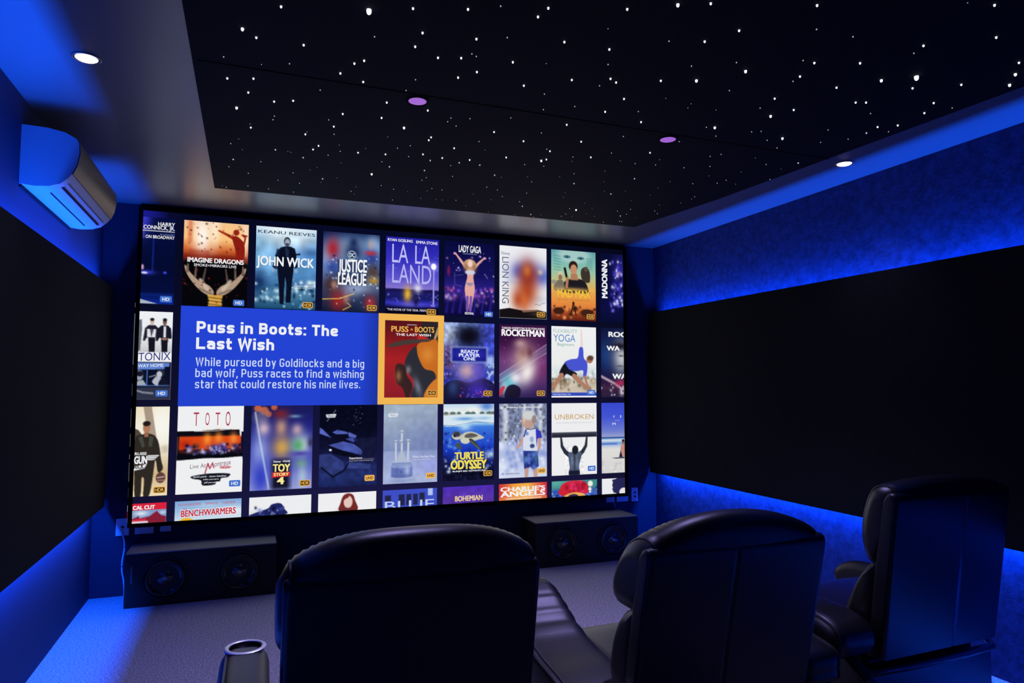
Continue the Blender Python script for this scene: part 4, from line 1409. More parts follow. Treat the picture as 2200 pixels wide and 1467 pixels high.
def p(P):
    P.fill((237, 237, 239))
    P.rect(0, .405, 1, .475, (44, 46, 62), 1, .012)
    P.rect(0, .41, 1, .425, (90, 92, 106), .7, .02)
    P.rect(0, .46, 1, .475, (18, 18, 28), .8, .02)
    dk = (40, 46, 62)
    P.line([(.205, .48), (.225, .60), (.30, .68), (.42, .74)], .04, dk, 1, None, .10)
    P.line([(.775, .48), (.755, .60), (.68, .68), (.58, .74)], .04, dk, 1, None, .10)
    P.poly([(.36, .70), (.44, .68), (.54, .68), (.66, .70), (.62, .82), (.60, .90), (.61, 1), (.38, 1), (.39, .90), (.38, .82)], (74, 86, 112), 1, True)
    P.line([(.49, .70), (.50, .95)], .03, (30, 34, 48), .7, .06)
    P.glow(.45, .82, .03, .10, (130, 146, 170), .6)
    P.glow(.56, .82, .03, .10, (120, 136, 160), .6)
    P.tex(141, 26, 40, .12, (.3, .6, .7, 1))
    P.ell(.515, .655, .07, .062, (28, 30, 42))
    P.poly([(.375, .94), (.605, .94), (.62, 1), (.37, 1)], (24, 26, 46))


tile(7, 2, p, 'white picture of a back view figure holding a dark beam overhead', [
    ('UNBROKEN', .07, .93, .155, .225, (200, 158, 84), .0), ('THE UNBELIEVABLE TRUE STORY', .10, .92, .265, .282, (190, 190, 196), -.01)], 'HD', (.795, .885))


def p(P):
    P.vg((0, (56, 72, 206)), (.2, (66, 84, 210)), (.40, (110, 124, 206)), (.485, (150, 160, 206)), (.495, (20, 50, 110)), (.51, (90, 140, 205)), (.53, (220, 226, 230)), (.58, (120, 160, 214)), (.62, (190, 200, 220)), (.66, (222, 220, 216)), (1, (214, 212, 210)))
    P.rect(0, .575, .36, .595, (50, 90, 190), .8, .03)
    P.ell(.50, .58, .03, .05, (150, 110, 106))
    P.ell(.50, .545, .03, .02, (26, 26, 40))
    P.poly([(.44, .63), (.53, .60), (.53, .78), (.45, .78)], (196, 140, 130), 1, True)
    P.poly([(.40, .78), (.44, .68), (.48, .78)], (20, 24, 60))
    P.poly([(.22, .785), (.53, .78), (.53, .80), (.34, .80)], (60, 60, 90))
    P.specks(151, 20, [(190, 190, 200), (226, 226, 228)], .02, (0, .84, .53, 1))


tile(8, 2, p, 'picture of blue sky over a pale beach, cut off at the right edge', [
    ('V', .265, .31, .18, .215, (214, 220, 240), 0), ('I', .435, .455, .18, .215, (214, 220, 240), 0), ('M', .25, .325, .285, .318, (214, 220, 240), .02),
    ('....', .31, .42, .22, .255, (196, 204, 236), .01)])


# ---- fourth row (cut off by the bottom of the screen)
def p(P):
    P.fill((216, 34, 60))
    P.rect(.4, .075, 1.1, .30, (120, 150, 196), 1, .012)
    P.glow(.64, .11, .10, .03, (226, 234, 240), .9)
    P.glow(.95, .11, .05, .02, (200, 214, 230), .9)
    P.poly([(.5, .17), (.58, .15), (.60, .13), (.62, .165), (.76, .145), (.86, .09), (.93, .14), (1, .155), (1, .3), (.5, .3)], (132, 30, 54), 1)
    P.poly([(.5, .175), (.72, .165), (.70, .20), (.5, .205)], (206, 40, 60))
    P.rect(.5, .195, .74, .22, (226, 228, 234), .9)


tile(0, 3, p, 'red banner tile with white letters, cut off at the left and below', [('CAL CUT', .52, .835, .025, .065, (242, 242, 245), .06)])


def p(P):
    P.vg((0, (126, 166, 214)), (.10, (150, 186, 222)), (.22, (206, 222, 236)))
    P.glow(.9, .14, .25, .06, (236, 240, 244), .8)
    P.glow(.5, .06, .2, .03, (176, 204, 230), .8)
    P.poly([(.08, .22), (.12, .195), (.20, .19), (.25, .205), (.27, .22)], (236, 180, 40), 1, True)


tile(1, 3, p, 'sky blue tile with slanted red lettering, cut off below', [
    ('SCHNEIDER', .05, .39, .028, .052, (196, 60, 84), .0), ('SPADE', .45, .64, .028, .052, (196, 60, 84), .0), ('HEDER', .71, .91, .028, .052, (196, 60, 84), 0),
    ('THE', .12, .18, .083, .10, (196, 40, 60), .02), ('BENCHWARMERS', .085, .925, .100, .180, (240, 240, 244), .085, dict(layer=3, rise=.008)),
    ('BENCHWARMERS', .092, .918, .105, .176, (200, 34, 56), .035, dict(layer=4, rise=.006))])


def p(P):
    P.fill((236, 237, 240))
    P.glow(.1, .22, .3, .06, (206, 210, 216), .7)
    P.poly([(0, .205), (.14, .17), (.30, .135), (.36, .09), (.50, .085), (.56, .15), (.58, .22), (0, .22)], (30, 36, 96), 1, True)
    P.specks(161, 24, [(150, 160, 220), (60, 70, 150), (10, 12, 50)], .016, (.06, .12, .56, .21))


tile(2, 3, p, 'white tile with a dark navy mass rising from below', [])


def p(P):
    P.fill((238, 238, 240))
    P.poly([(.36, .22), (.38, .12), (.42, .04), (.50, .01), (.59, .03), (.63, .10), (.67, .22)], (118, 40, 40), 1, True)
    P.ell(.51, .115, .075, .075, (226, 196, 188))
    P.glow(.47, .20, .1, .015, (90, 40, 46), .8)
    P.poly([(.42, .10), (.44, .05), (.51, .03), (.52, .055), (.46, .08)], (120, 42, 40), 1, True)


tile(3, 3, p, 'white tile with an auburn haired head rising from below', [])


def p(P):
    P.fill((62, 78, 196))
    dk = (34, 38, 74)
    P.rect(.04, .065, .15, .14, dk)
    P.rect(.29, .06, .40, .20, dk)
    P.rect(.43, .06, .52, .20, dk)
    P.rect(.555, .06, .64, .20, dk)
    P.rect(.67, .05, .77, .17, dk)
    P.rect(.83, .0, .92, .09, (176, 196, 236))


tile(4, 3, p, 'bright blue tile of dark blocks and pale cropped letters', [
    ('BLUE', .04, .95, .14, .252, (190, 206, 240), .0)])


def p(P):
    P.vg((0, (78, 44, 180)), (.22, (84, 50, 150)))
    P.glow(.5, .12, .3, .06, (106, 70, 200), .5)
    P.tex(171, 10, 20, .12)


tile(5, 3, p, 'violet tile with pale gold lettering, cut off below', [('BOHEMIAN', .235, .775, .125, .19, (238, 206, 150), .04)])


def p(P):
    P.vg((0, (206, 50, 56)), (.3, (236, 150, 60)), (.6, (240, 170, 70)), (1, (206, 40, 60)), axis='x')
    P.glow(.5, .10, .2, .08, (250, 200, 90), .7)
    P.rect(.02, .176, .98, .184, (240, 170, 150), .8)
    P.rect(0, .186, 1, .3, (236, 160, 70), .5, .02)


tile(6, 3, p, 'red and orange tile with wide white lettering, cut off below', [
    ("CHARLIE'S", .03, .965, .045, .10, (242, 240, 242), .045), ('ANGELS', .03, .965, .105, .17, (242, 240, 242), .045), ('CAMERON DIAZ DREW BARRYMORE', .14, .88, .192, .208, (242, 236, 230), .02)])


def p(P):
    P.fill((66, 140, 140))
    P.glow(.1, .02, .2, .06, (96, 176, 166), .8)
    P.rect(0, .12, 1, .30, (46, 76, 176), 1, .08)
    P.specks(181, 60, [(90, 130, 220), (24, 36, 110), (140, 176, 232)], .020, (0, .11, 1, .22))
    P.poly([(.15, .17), (.17, .11), (.22, .05), (.34, .012), (.5, .0), (.66, .012), (.78, .06), (.80, .12), (.76, .19), (.3, .21)], (206, 36, 56), 1, True)
    P.specks(182, 26, [(226, 50, 120), (160, 20, 40)], .034, (.28, .03, .72, .16))
    P.poly([(.28, .22), (.36, .18), (.5, .165), (.66, .18), (.72, .22)], (232, 176, 90), 1, True)
    P.poly([(.36, .22), (.42, .19), (.52, .19), (.58, .22)], (60, 40, 76), 1, True)
    P.ell(.85, .055, .055, .04, (236, 236, 226))
    P.ell(.84, .13, .035, .026, (232, 234, 230))
    P.ell(.84, .17, .022, .016, (232, 234, 230))


tile(7, 3, p, 'teal tile with a round red patterned shape and white beads', [])


def p(P):
    P.fill((234, 235, 238))
    P.poly([(.26, .05), (.34, .0), (.6, .0), (.6, .22), (.34, .22), (.27, .16), (.24, .10)], (38, 36, 84), 1, True)
    for k in range(9):
        P.ell(.27 + .012 * (k % 3), .03 + .02 * k, .035, .016, (40, 38, 86))
    P.ell(.50, .20, .10, .06, (234, 226, 230))


tile(8, 3, p, 'white tile with a dark curly haired head, cut off at the corner', [])

# ---- blue text box and the highlighted tile
b = MB()
nu, nv = 30, 20
vs, cs = [], []
for j in range(nv + 1):
    for i in range(nu + 1):
        u = .0672 + (.4306 - .0672) * i / nu
        v = .3055 + (.6336 - .3055) * j / nv
        vs.append(sp(u, v, 6))
        a, c = i / nu, j / nv
        k = 1.0 - .22 * max(0, (a - .90) / .10) - .04 * c
        cs.append(lin(np.array([36, 68, 214]) * k))
b.add(vs, [(j * (nu + 1) + i, (j + 1) * (nu + 1) + i, (j + 1) * (nu + 1) + i + 1, j * (nu + 1) + i + 1) for j in range(nv) for i in range(nu)], 0, np.array(cs))
box_o = b.build('text_box', M_PIC, scr)
box_o['label'] = 'flat blue text box with a white heading and three lines of text'
b = MB()
stroke_text(b, 'Puss in Boots: The', .0945, .3502, .3545, .3925, (236, 238, 244), .215, 1.06, .125, 8)
b.build('heading_lettering', M_PIC, box_o)
b = MB()
stroke_text(b, 'Last Wish', .0945, .2310, .4085, .4465, (236, 238, 244), .215, 1.06, .125, 8)
b.build('heading_lettering', M_PIC, box_o)
b = MB()
TC = (206, 220, 246)
stroke_text(b, 'While pursued by Goldilocks and a big', .0948, .4028, .4745, .5020, TC, .125, .80, .155, 8)
b.build('synopsis_lettering', M_PIC, box_o)
b = MB()
stroke_text(b, 'bad wolf, Puss races to find a wishing', .0948, .4025, .5110, .5385, TC, .125, .80, .155, 8)
b.build('synopsis_lettering', M_PIC, box_o)
b = MB()
stroke_text(b, 'star that could restore his nine lives.', .0948, .3955, .5475, .5750, TC, .125, .80, .155, 8)
b.build('synopsis_lettering', M_PIC, box_o)


def frame_geo(b, o, i, c, layer):
    (a, d, e, f), (g, h, k, l) = o, i
    q = [sp(a, d, layer), sp(e, d, layer), sp(e, f, layer), sp(a, f, layer), sp(g, h, layer), sp(k, h, layer), sp(k, l, layer), sp(g, l, layer)]
    b.add(q, [(0, 4, 5, 1), (1, 5, 6, 2), (2, 6, 7, 3), (3, 7, 4, 0)], 0, lin(c))


b = MB()
frame_geo(b, (.4306, .3046, .5678, .6330), (.4438, .3288, .5552, .6086), GOLD, 7)
b.build('highlight_border', M_PIC, scr)['label'] = 'thick amber border around the highlighted tile'


def p(P):
    P.vg((0, (84, 18, 28)), (.25, (128, 24, 30)), (.5, (166, 32, 36)), (.8, (150, 30, 40)), (1, (140, 28, 40)))
    P.poly([(.70, 0), (1, 0), (1, .26), (.66, .25), (.62, .22)], (44, 34, 40), 1)
    P.poly([(.62, .17), (.70, .19), (.80, .22), (.88, .25), (.60, .25)], (190, 40, 40), 1)
    P.poly([(.92, .22), (1, .05), (1, .16), (.95, .24)], (220, 180, 120), .8)
    # plain layered curved masses: brim-like band, orange, grey and brown
    P.poly([(.05, .33), (.20, .28), (.45, .245), (.75, .235), (1, .24), (1, .29), (.70, .285), (.40, .31), (.12, .35)], (70, 58, 54), 1, True)
    P.poly([(.62, .30), (.80, .27), (1, .28), (1, .92), (.84, .80), (.74, .64), (.64, .56), (.58, .46)], (196, 106, 34), 1, True)
    P.glow(.80, .44, .12, .10, (226, 146, 60), .7)
    P.poly([(.38, .52), (.46, .40), (.58, .33), (.62, .46), (.74, .62), (.92, .66), (.96, .78), (.78, .98), (.50, 1), (.56, .80), (.46, .70), (.38, .62)], (44, 44, 54), 1, True)
    P.glow(.62, .86, .06, .12, (120, 128, 146), .8, -18)
    P.glow(.44, .64, .05, .05, (150, 150, 160), .7)
    P.poly([(.20, .60), (.28, .56), (.38, .60), (.42, .72), (.52, .84), (.46, 1), (.40, 1), (.34, .88), (.22, .80)], (54, 34, 34), 1, True)
    P.glow(.26, .72, .05, .07, (176, 120, 80), .7)
    P.poly([(.74, 1), (.84, .84), (1, .76), (1, 1)], (206, 120, 44), 1, True)


P = Paint(0, 1, 0, 1, 84)
p(P)
HB = (.4438, .3288, .5552, .6086)
b = MB()
paint_geo(b, P, HB, 6)
t = b.build('film_tile', M_PIC, scr)
t['label'] = 'dark red highlighted picture inside the amber border'
for q in (('PUSS', .115, .435, .075, .145, (232, 180, 84), .03), ('IN', .475, .515, .10, .125, (232, 180, 84), .02),
          ('BOOTS', .555, .925, .075, .145, (232, 180, 84), .03), ('THE LAST WISH', .20, .86, .167, .197, (238, 236, 234), .03),
          ('DREAMWORKS', .41, .59, .045, .058, (226, 222, 222), .0)):
    b = MB()
    text_geo(b, HB, *q, layer=8)
    b.build('title_lettering', M_PIC, t)
b = MB()
badge(b, HB, 'HDR', .80, .905)
b.build('quality_badge', M_PIC, t)
for q in t.children:
    q.location.y -= 0.0012

# ------------------------------------------------------------------ subwoofers
def subwoofer(x0, x1, y0, z1, label, legend):
    """black box with two drivers; y0 = front face, back near the wall"""
    w, d = x1 - x0, 0.275
    cx = (x0 + x1) / 2
    t = empty('subwoofer', (cx, y0 + d / 2, 0), label, 'subwoofer', 'twin driver subwoofers on the floor below the screen')
    b = MB()
    b.box((0, 0, z1 / 2 - 0.003), (w, d, z1 - 0.006))
    b.build('cabinet', M_BOX, t, bevel=0.004)
    b = MB()
    b.box((0, 0, z1 - 0.003), (w - 0.002, d - 0.002, 0.006))
    b.build('top_panel', M_BOXTOP, t)
    yf = -d / 2
    R0 = 0.128
    for s in (-1, 1):
        px = s * w * 0.245
        pz = z1 * 0.50
        o = (px, yf, pz)
        b = MB()
        b.lathe([(R0, 0.0), (R0, -0.006), (R0 - .006, -0.009), (R0 - .014, -0.008), (R0 - .018, -0.003)], o, 'y', 56)
        k = b.build('driver_ring', M_BOX, t, smooth=True)
        b = MB()
        pr = []
        for i in range(13):
            a = math.pi * i / 12
            pr.append((R0 - .030 + .012 * math.cos(a), -0.003 - .012 * math.sin(a)))
        b.lathe(pr, o, 'y', 56)
        b.build('rubber_surround', M_RUBBER, t, smooth=True)
        b = MB()
        b.lathe([(R0 - .042, -0.003), (.07, 0.004), (.05, 0.008), (.046, 0.004), (.04, -0.002), (.03, -0.006), (.015, -0.009), (.001, -0.010)], o, 'y', 56, cap1=True)
        cone = b.build('cone', M_CONE, t, smooth=True)
        # three cornered maker's mark on the dust cap
        b = MB()
        for cxx, czz, k in ((0, .0052, .0052), (-.0056, -.0045, .0048), (.0056, -.0045, .0048)):
            P = [(px + cxx + k * math.cos(math.radians(a)), yf - .0112, pz + czz + k * math.sin(math.radians(a))) for a in (90, 210, 330)]
            Q = [(p[0], p[1] + .003, p[2]) for p in P]
            b.add(P + Q, [(0, 1, 2), (0, 3, 4, 1), (1, 4, 5, 2), (2, 5, 3, 0)])
        m = b.build('maker_mark', M_BADGE, cone)
        m['label'] = 'small silver three cornered mark'
        b = MB()
        for kk in range(8):
            a = math.radians(22.5 + 45 * kk)
            b.lathe([(.004, 0), (.004, -.0105), (.0005, -.0115)], (px + (R0 - .008) * math.cos(a), yf, pz + (R0 - .008) * math.sin(a)), 'y', 8, cap1=True)
        b.build('ring_screws', M_BOX, t)
    if legend:
        b = MB()
        b.box((-w / 2 + .035, yf - .0008, z1 * .60), (.007, .0016, .10))
        b.build('side_nameplate', mat('nameplate_grey', (.10, .10, .13), .4, .5), t)
    return t


subwoofer(-0.648, 0.186, 4.582, 0.312, 'black twin driver subwoofer by the left wall with a white cable beside it', True)
subwoofer(1.930, 2.764, 4.540, 0.318, 'wide black twin driver subwoofer on the floor below the right end of the screen', False)


# ------------------------------------------------------------------ wall plates and cables under the screen
def plate(x0, x1, z0, z1, label, kind):
    cx, cz = (x0 + x1) / 2, (z0 + z1) / 2
    t = empty('wall_plate', (cx, YF - 0.004, cz), label, 'socket plate', 'white plastic socket plates on the wall under the screen')
    b = MB()
    b.box((0, 0, 0), (x1 - x0, 0.008, z1 - z0))
    b.build('plate', M_PLATE, t, bevel=0.002)
    w, h = x1 - x0, z1 - z0
    if kind == 'power':
        for s in (-1, 1):
            b = MB()
            for dx, dz, a in ((-.007, .004, 25), (.007, .004, -25), (0, -.008, 0)):
                c, sn = math.cos(math.radians(a)), math.sin(math.radians(a))
                P = [(s * w * .27 + dx + u * c - v * sn, -.0043, -.004 + dz + u * sn + v * c) for u, v in ((-.0015, -.004), (.0015, -.004), (.0015, .004), (-.0015, .004))]
                b.quad(P)
            b.build('socket_slots', M_SLOT, t)
            b = MB(); b.box((s * w * .27, -.006, h * .30), (.012, .005, .018)); b.build('switch', M_PLATE, t, bevel=.001)
    else:
        for dz in ((.016, -.016) if kind == 'data2' else (0.0,)):
            b = MB(); b.box((0, -.004, dz), (.016, .003, .014)); b.build('jack', M_SLOT, t)
    return t


plate(-0.744, -0.672, 0.367, 0.472, 'white socket plate left of the screen edge with a cable plugged in', 'data1')
plate(-0.640, -0.535, 0.370, 0.470, 'white double socket plate under the bottom left screen corner, right of the cabled one', 'power')
plate(-0.500, -0.437, 0.376, 0.470, 'small white socket plate under the screen, third from the left wall', 'data1')
plate(2.674, 2.745, 0.370, 0.460, 'white socket plate under the bottom right screen corner with a thin cable hanging', 'data1')
plate(2.767, 2.872, 0.370, 0.474, 'white double socket plate at the bottom right screen corner, between two narrower plates', 'power')
plate(2.903, 2.963, 0.366, 0.474, 'narrow white socket plate with two dark jacks nearest the right wall', 'data2')


def cable(pts, r, label):
    q = []
    n = len(pts)
    for i in range(n - 1):
        p0, p1, p2, p3 = [np.array(pts[min(max(i + k, 0), n - 1)], float) for k in (-1, 0, 1, 2)]
        for t in np.linspace(0, 1, 9)[:-1]:
            q.append(tuple(.5 * ((2 * p1) + (-p0 + p2) * t + (2 * p0 - 5 * p1 + 4 * p2 - p3) * t * t + (-p0 + 3 * p1 - 3 * p2 + p3) * t ** 3)))
    q.append(tuple(pts[-1]))
    b = MB()
    b.tube(q, r, 8)
    tag(b.build('cable', M_PLATE, smooth=True), label, 'cable')


cable([(-.712, YF - .012, .415), (-.710, YF - .028, .40), (-.694, YF - .03, .345), (-.690, YF - .03, .29), (-.699, YF - .03, .22), (-.699, YF - .03, .16), (-.688, YF - .03, .10), (-.682, YF - .03, .03), (-.68, YF - .05, .005)], .0042,
      'white cable hanging from the left socket plate behind the left subwoofer')
cable([(2.722, YF - .012, .415), (2.722, YF - .02, .40), (2.735, YF - .03, .35), (2.755, YF - .03, .29), (2.775, YF - .03, .22), (2.775, YF - .03, .10), (2.78, YF - .03, .004)], .0024,
      'thin grey cable hanging from a socket plate behind the right subwoofer')

# ------------------------------------------------------------------ wall air conditioner
ac = empty('air_conditioner', (XL, 3.62, 2.09), 'white wall air conditioner high on the left wall, underside lit blue', 'air conditioner')
AY0, AY1 = 3.20 - 3.62, 4.02 - 3.62
prof = [(0.0, 0.005), (0.05, 0.000), (0.10, 0.004), (0.14, 0.018), (0.168, 0.045), (0.180, 0.062)]           # underside
front = [(0.180, 0.062), (0.195, 0.10), (0.203, 0.15), (0.200, 0.195), (0.188, 0.212)]
topp = [(0.188, 0.212), (0.15, 0.232), (0.09, 0.243), (0.0, 0.246)]


def strip(b, pr, y0, y1, n=1):
    vs = []
    for x, z in pr:
        for k in range(n + 1):
            vs.append((x, y0 + (y1 - y0) * k / n, z))
    b.add(vs, [(i * (n + 1) + k, i * (n + 1) + k + 1, (i + 1) * (n + 1) + k + 1, (i + 1) * (n + 1) + k) for i in range(len(pr) - 1) for k in range(n)])


b = MB()
strip(b, prof, AY0, AY1)
strip(b, topp, AY0, AY1)
ring = prof + front[1:] + topp[1:]
for y in (AY0, AY1):
    o = len(b.v)
    b.add([(x, y, z) for x, z in ring], [tuple(range(len(ring)))])
b.build('housing', M_AC, ac, smooth=True, angle=35)
b = MB()
off = [(x + .004, z) for x, z in front]
strip(b, off, AY0 + .002, AY1 - .002)
strip(b, [off[0], front[0]], AY0 + .002, AY1 - .002)
strip(b, [off[-1], front[-1]], AY0 + .002, AY1 - .002)
for y in (AY0 + .002, AY1 - .002):
    rr = off + front[::-1]
    b.add([(x, y, z) for x, z in rr], [tuple(range(len(rr)))])
b.build('front_panel', M_ACFRONT, ac, smooth=True, angle=40)
for xa, za, ya, yb, w, nm in ((.085, .0018, AY0 + .10, AY1 - .09, .006, 'louvre_gap'), (.138, .0155, AY0 + .05, AY1 - .06, .010, 'air_outlet')):
    b = MB()
    b.quad([(xa - w / 2, ya, za - .0016), (xa + w / 2, ya, za + (.0006 if w < .008 else .0026)), (xa + w / 2, yb, za + (.0006 if w < .008 else .0026)), (xa - w / 2, yb, za - .0016)])
    b.build(nm, M_SLOT, ac)
b = MB(); b.box((.158, (AY0 + AY1) / 2, .0325), (.002, AY1 - AY0 - .1, .002)); b.build('louvre_seam', M_SLOT, ac)
b = MB(); b.box((.001, (AY0 + AY1) / 2, -.003), (.012, AY1 - AY0 - .01, .008)); b.build('mounting_rail', M_SLOT, ac)
for k in range(3):
    b = MB(); b.lathe([(.004, 0), (.003, -.003), (.0005, -.004)], (.10 + .02 * k, AY1 - .012, .006 + .0065 * k * (k + 1) / 2), 'z', 10, cap1=True)
    b.build('indicator_stud', M_AC, ac, smooth=True)


# ------------------------------------------------------------------ recliners
def catmull(pts, n=5):
    q = []
    N = len(pts)
    for i in range(N):
        p0, p1, p2, p3 = [np.array(pts[(i + k) % N], float) for k in (-1, 0, 1, 2)]
        for t in np.arange(n) / n:
            q.append(.5 * ((2 * p1) + (-p0 + p2) * t + (2 * p0 - 5 * p1 + 4 * p2 - p3) * t * t + (-p0 + 3 * p1 - 3 * p2 + p3) * t ** 3))
    return np.array(q)


def cushion(b, prof, x0, x1, r, xf, nx=40, n=5, ripple=None, bulge=0.0, taper=None, smooth=True):
    """A closed side profile (a, s) swept along x from x0 to x1 with rounded ends of radius r.
    xf(x, a, s) -> local point. ripple(x, k, p) returns an outward offset."""
    P = catmull(prof, n) if smooth else np.array(prof, float)
    c = (P.min(0) + P.max(0)) / 2
    ext = (P.max(0) - P.min(0)) / 2
    tang = np.roll(P, -1, 0) - np.roll(P, 1, 0)
    area = np.sum(P[:, 0] * np.roll(P[:, 1], -1) - np.roll(P[:, 0], -1) * P[:, 1])
    nrm = np.stack([tang[:, 1], -tang[:, 0]], 1) * (1 if area > 0 else -1)
    nrm /= np.linalg.norm(nrm, axis=1)[:, None] + 1e-9
    hw = (x1 - x0) / 2
    cx = (x0 + x1) / 2
    ang = np.linspace(0, math.pi / 2, 9)
    xs = sorted(set([round(v, 6) for v in np.concatenate([-hw + r * (1 - np.cos(np.linspace(0, math.pi / 2, 9)))[::1], np.linspace(-hw + r, hw - r, nx), hw - r * (1 - np.cos(ang))])]))
    vs, fs = [], []
    m = len(P)
    for x in xs:
        e = max(0.0, abs(x) - (hw - r))
        d = r - math.sqrt(max(0.0, r * r - e * e))
        k = np.maximum(.04, 1 - d / ext)
        Q = c + (P - c) * k
        if bulge:
            Q = Q + nrm * bulge * (1 - (x / hw) ** 2)
        if ripple is not None:
            Q = Q + nrm * np.array([ripple(x + cx, j / m, P[j]) for j in range(m)])[:, None]
        for q in Q:
            xx = x + cx
            if taper:
                xx = cx + x * taper(q)
            vs.append(xf(xx, q[0], q[1]))
    for i in range(len(xs) - 1):
        for j in range(m):
            a, bb = i * m + j, i * m + (j + 1) % m
            fs.append((a, bb, bb + m, a + m))
    fs.append(tuple(range(m - 1, -1, -1)))
    fs.append(tuple((len(xs) - 1) * m + j for j in range(m)))
    b.add(vs, fs)


def edge_line(prof, x, r, xf, n=5, off=.0, lo=0.0, hi=1.0):
    """points of a side profile near an end, for the piping"""
    P = catmull(prof, n)
    m = len(P)
    c = (P.min(0) + P.max(0)) / 2
    ext = (P.max(0) - P.min(0)) / 2
    d = r * .10
    k = np.maximum(.04, 1 - d / ext)
    return [xf(x, *(c + (P[j] - c) * k)) for j in range(int(lo * m), int(hi * m))]


def recliner(label, x, y, rz, H, tilt, w, head, lumbar, arms, seam=None, wide=0.0, crown=.072, right_support=True, flat=2.2):
    """origin on the floor below the middle of the rear top edge; +y is forward"""
    t = empty('recliner_armchair', (x, y, 0), label, 'recliner', None, rz)
    ct, st = math.cos(math.radians(tilt)), math.sin(math.radians(tilt))

    def xf(xx, a, s):        # a = forward of the rear face, s = down(-)/up(+) from the rear top edge, along the back
        return (xx, a * ct - s * st, H + a * st * 0.0 + s * ct - a * st * .35)

    hw = w / 2
    # rear shell
    L = (H - .32) / ct
    b = MB()
    pr = [(0.0, -L)] + [(0.0, -L + (L - .03) * k / 12) for k in range(1, 13)] + [(.002, -.018), (.008, -.007), (.018, 0.0), (.032, .003), (.048, -.002), (.062, -.02), (.07, -.10), (.07, -L)]

    def groove(xx, k, p):
        if seam is not None and p[0] < .004 and abs(xx - seam - .06 * (p[1] + .3) * 0) < .0035:
            return -.004
        return 0.0
    cushion(b, pr, -hw, hw, .016, xf, 90, 1, groove, 0.0, None, False)
    b.build('back_shell', M_LEATHER, t, smooth=True, angle=50)
    # head cushion
    def gather(xx, k, p):
        e = (abs(xx) - (hw + wide - .22)) / .16
        f = (p[0] - .07) / .05
        if e <= 0 or f <= 0 or p[1] < -.15:
            return 0.0
        return .003 * min(1, e) * min(1, f) * math.sin(xx * 2 * math.pi / .019)

    def xh(xx, a, s):
        k = min(1.0, max(0.0, (s + .12) / .14))
        k = k * k * (3 - 2 * k)
        return xf(xx, a, s + crown * k * (1 - abs(xx / (hw + wide)) ** flat))
    b = MB()
    cushion(b, head, -hw - wide, hw + wide, .05, xh, 110, 6, gather, .004)
    hd = b.build('head_cushion', M_LEATHER, t, smooth=True, angle=80)
    for s in (-1, 1):
        b = MB()
        pts = edge_line(head, s * (hw + wide - .028), .05, xh, 6)
        b.tube(pts + pts[:1], .0045, 6)
        b.build('piping', M_PIPING, hd, smooth=True)
    # lumbar cushion
    b = MB()
    cushion(b, lumbar, -hw + .01, hw - .01, .055, xf, 60, 6, None, .006)
    lm = b.build('back_cushion', M_LEATHER, t, smooth=True, angle=80)
    for s in (-1, 1):
        b = MB()
        pts = edge_line(lumbar, s * (hw - .041), .055, xf, 6)
        b.tube(pts + pts[:1], .0045, 6)
        b.build('piping', M_PIPING, lm, smooth=True)

    def xw(xx, a, s):
        return (xx, a, s)
    # seat
    iw = arms['inner']
    b = MB()
    cushion(b, [(.20, .30), (.20, .40), (.25, .425), (.40, .432), (.58, .43), (.66, .405), (.68, .36), (.66, .31), (.40, .29)], -iw, iw, .05, xw, 40, 6, None, .004)
    b.build('seat', M_LEATHER, t, smooth=True, angle=80)
    b = MB()
    cushion(b, [(.69, .10), (.685, .24), (.69, .36), (.715, .38), (.735, .35), (.74, .22), (.735, .11), (.715, .085)], -iw, iw, .03, xw, 30, 5)
    b.build('leg_rest', M_LEATHER, t, smooth=True, angle=80)
    # base with rear valance and rail
    b = MB()
    b.box((0, .415, .165), (2 * iw + .02, .50, .27))
    b.build('base', M_LEATHER, t, bevel=.02)
    b = MB()
    b.box((0, .135, .145), (w + .04, .03, .25))
    b.build('rear_valance', M_LEATHER, t, bevel=.008)
    b = MB()
    by = .105
    b.tube([(-hw - .05, by + .05, .280), (-hw - .01, by + .005, .275), (-hw * .5, by - .008, .275), (hw * .5, by - .008, .275), (hw + .01, by + .005, .275), (hw + .05, by + .05, .28)], .014, 10)
    b.build('rear_rail', M_LEATHER, t, smooth=True)
    # arms
    for s, (xa, xb, pr, ripp) in ((-1, arms['left']), (1, arms['right'])):
        b = MB()
        cushion(b, pr, min(xa, xb), max(xa, xb), min(.045, abs(xb - xa) * .3), xw, 36, 6, ripp, .004)
        am = b.build('arm', M_LEATHER, t, smooth=True, angle=80)
        b = MB()
        xo = xa + (.018 if xa < xb else -.018)
        pts = [p for p in edge_line(pr, xo, .04, xw, 6, .0)]
        b.tube(pts + pts[:1], .0048, 6)
        b.build('piping', M_PIPING, am, smooth=True)
        if s > 0 and not right_support:
            continue
        b = MB()
        xm = (xa + xb) / 2
        ry = min(p[0] for p in pr) + .03
        b.tube([(xm, ry + .05, .36), (xm - s * .0, ry - .0, .33), (xm - s * .01, ry - .05, .28), (xm - s * .05, ry - .06, .245)], [.024, .026, .024, .016], 10)
        b.tube([(xm, ry + .12, .34), (xm, ry + .14, .15), (xm, ry + .14, .012)], [.03, .03, .034], 10)
        b.build('arm_support', M_LEATHER, t, smooth=True)
    return t


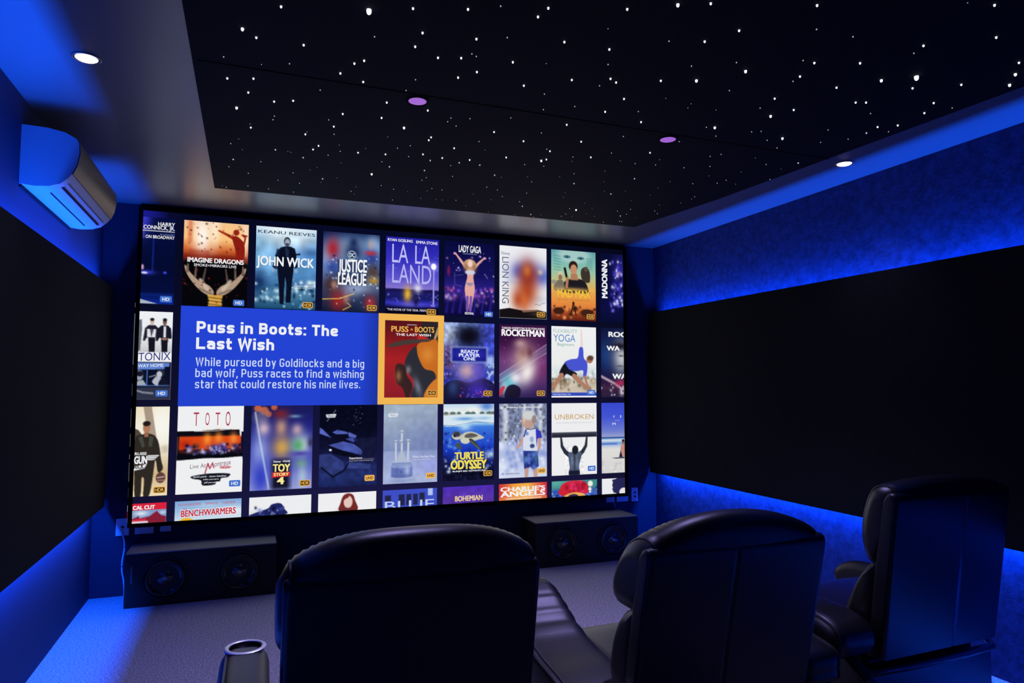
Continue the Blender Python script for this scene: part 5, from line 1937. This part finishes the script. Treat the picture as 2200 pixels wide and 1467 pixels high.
HEAD = [(.012, -.14), (.008, -.05), (.022, -.008), (.06, .012), (.11, .012), (.158, -.012), (.195, -.055), (.216, -.11), (.220, -.15), (.200, -.185), (.14, -.195), (.06, -.195)]
LUMB = [(.05, -.20), (.10, -.195), (.15, -.215), (.185, -.26), (.205, -.33), (.205, -.42), (.17, -.47), (.06, -.47)]
ARM2 = [(.13, .34), (.10, .385), (.11, .435), (.20, .455), (.34, .470), (.48, .505), (.60, .560), (.69, .590), (.75, .570), (.775, .51), (.765, .42), (.72, .34), (.40, .30)]
ARM3 = [(.14, .34), (.095, .37), (.095, .43), (.15, .465), (.24, .478), (.45, .482), (.62, .480), (.74, .455), (.79, .40), (.78, .33), (.70, .29), (.40, .29)]
ARM3R = [(.24, .33), (.22, .38), (.24, .425), (.30, .445), (.40, .452), (.60, .458), (.74, .455), (.83, .42), (.86, .36), (.80, .29), (.70, .27), (.40, .27)]
ARM1 = [(.05, .44), (.03, .50), (.045, .55), (.09, .568), (.20, .570), (.36, .570), (.455, .568), (.495, .545), (.505, .49), (.49, .38), (.44, .30), (.25, .28), (.10, .30)]


def ruche(xx, k, p):
    if p[1] < .47 or p[0] < .36:
        return 0.0
    a = min(1.0, (p[0] - .36) / .16)
    return .0045 * a * math.sin(p[0] * 2 * math.pi / .030)


# nearest seat, straight behind it; cup holder in its left arm
c1 = recliner('dark leather recliner seen from behind, with the cup holder arm, nearest the left wall', 0.388, 1.60, math.radians(-1.0), .860, 11, .615,
              HEAD, LUMB, dict(inner=.235, left=(-.452, -.325, ARM1, None), right=(.375, .245, ARM2, None)), None, .012, .078, True, 3.4)
b = MB()
OX, OY, OZ = -.388, .455, .5735
b.lathe([(.0545, -.004), (.0545, .0015), (.051, .0035), (.045, .0035), (.042, .001), (.041, -.004)], (OX, OY, OZ), 'z', 48)
b.build('cup_holder_rim', M_STEEL, c1, smooth=True)
b = MB()
b.lathe([(.041, .0015), (.040, -.03), (.039, -.072), (.036, -.077), (.001, -.077)], (OX, OY, OZ), 'z', 48, cap1=True)
b.build('cup_holder_well', M_CUPIN, c1, smooth=True)
recliner('dark leather recliner in the middle, its ribbed head cushion and lit seat showing', 1.349, 1.632, 0.0, .842, 12, .635,
         HEAD, LUMB, dict(inner=.285, left=(-.515, -.295, ARM2, ruche), right=(.465, .295, ARM2, ruche)), -.02, .0)
HEAD3 = [(.014, -.16), (.008, -.06), (.022, .0), (.06, .022), (.11, .018), (.138, -.02), (.154, -.09), (.152, -.16), (.132, -.225), (.10, -.262), (.06, -.262)]
LUMB3 = [(.05, -.270), (.095, -.262), (.135, -.30), (.17, -.36), (.20, -.45), (.215, -.53), (.18, -.58), (.06, -.58)]
recliner('dark leather recliner with an upright back lit blue, nearest the right wall', 2.432, 1.775, math.radians(2.0), .915, 8, .630,
         HEAD3, LUMB3, dict(inner=.285, left=(-.52, -.31, ARM3, None), right=(.435, .30, ARM3R, None)), .06, .0, .02, False)
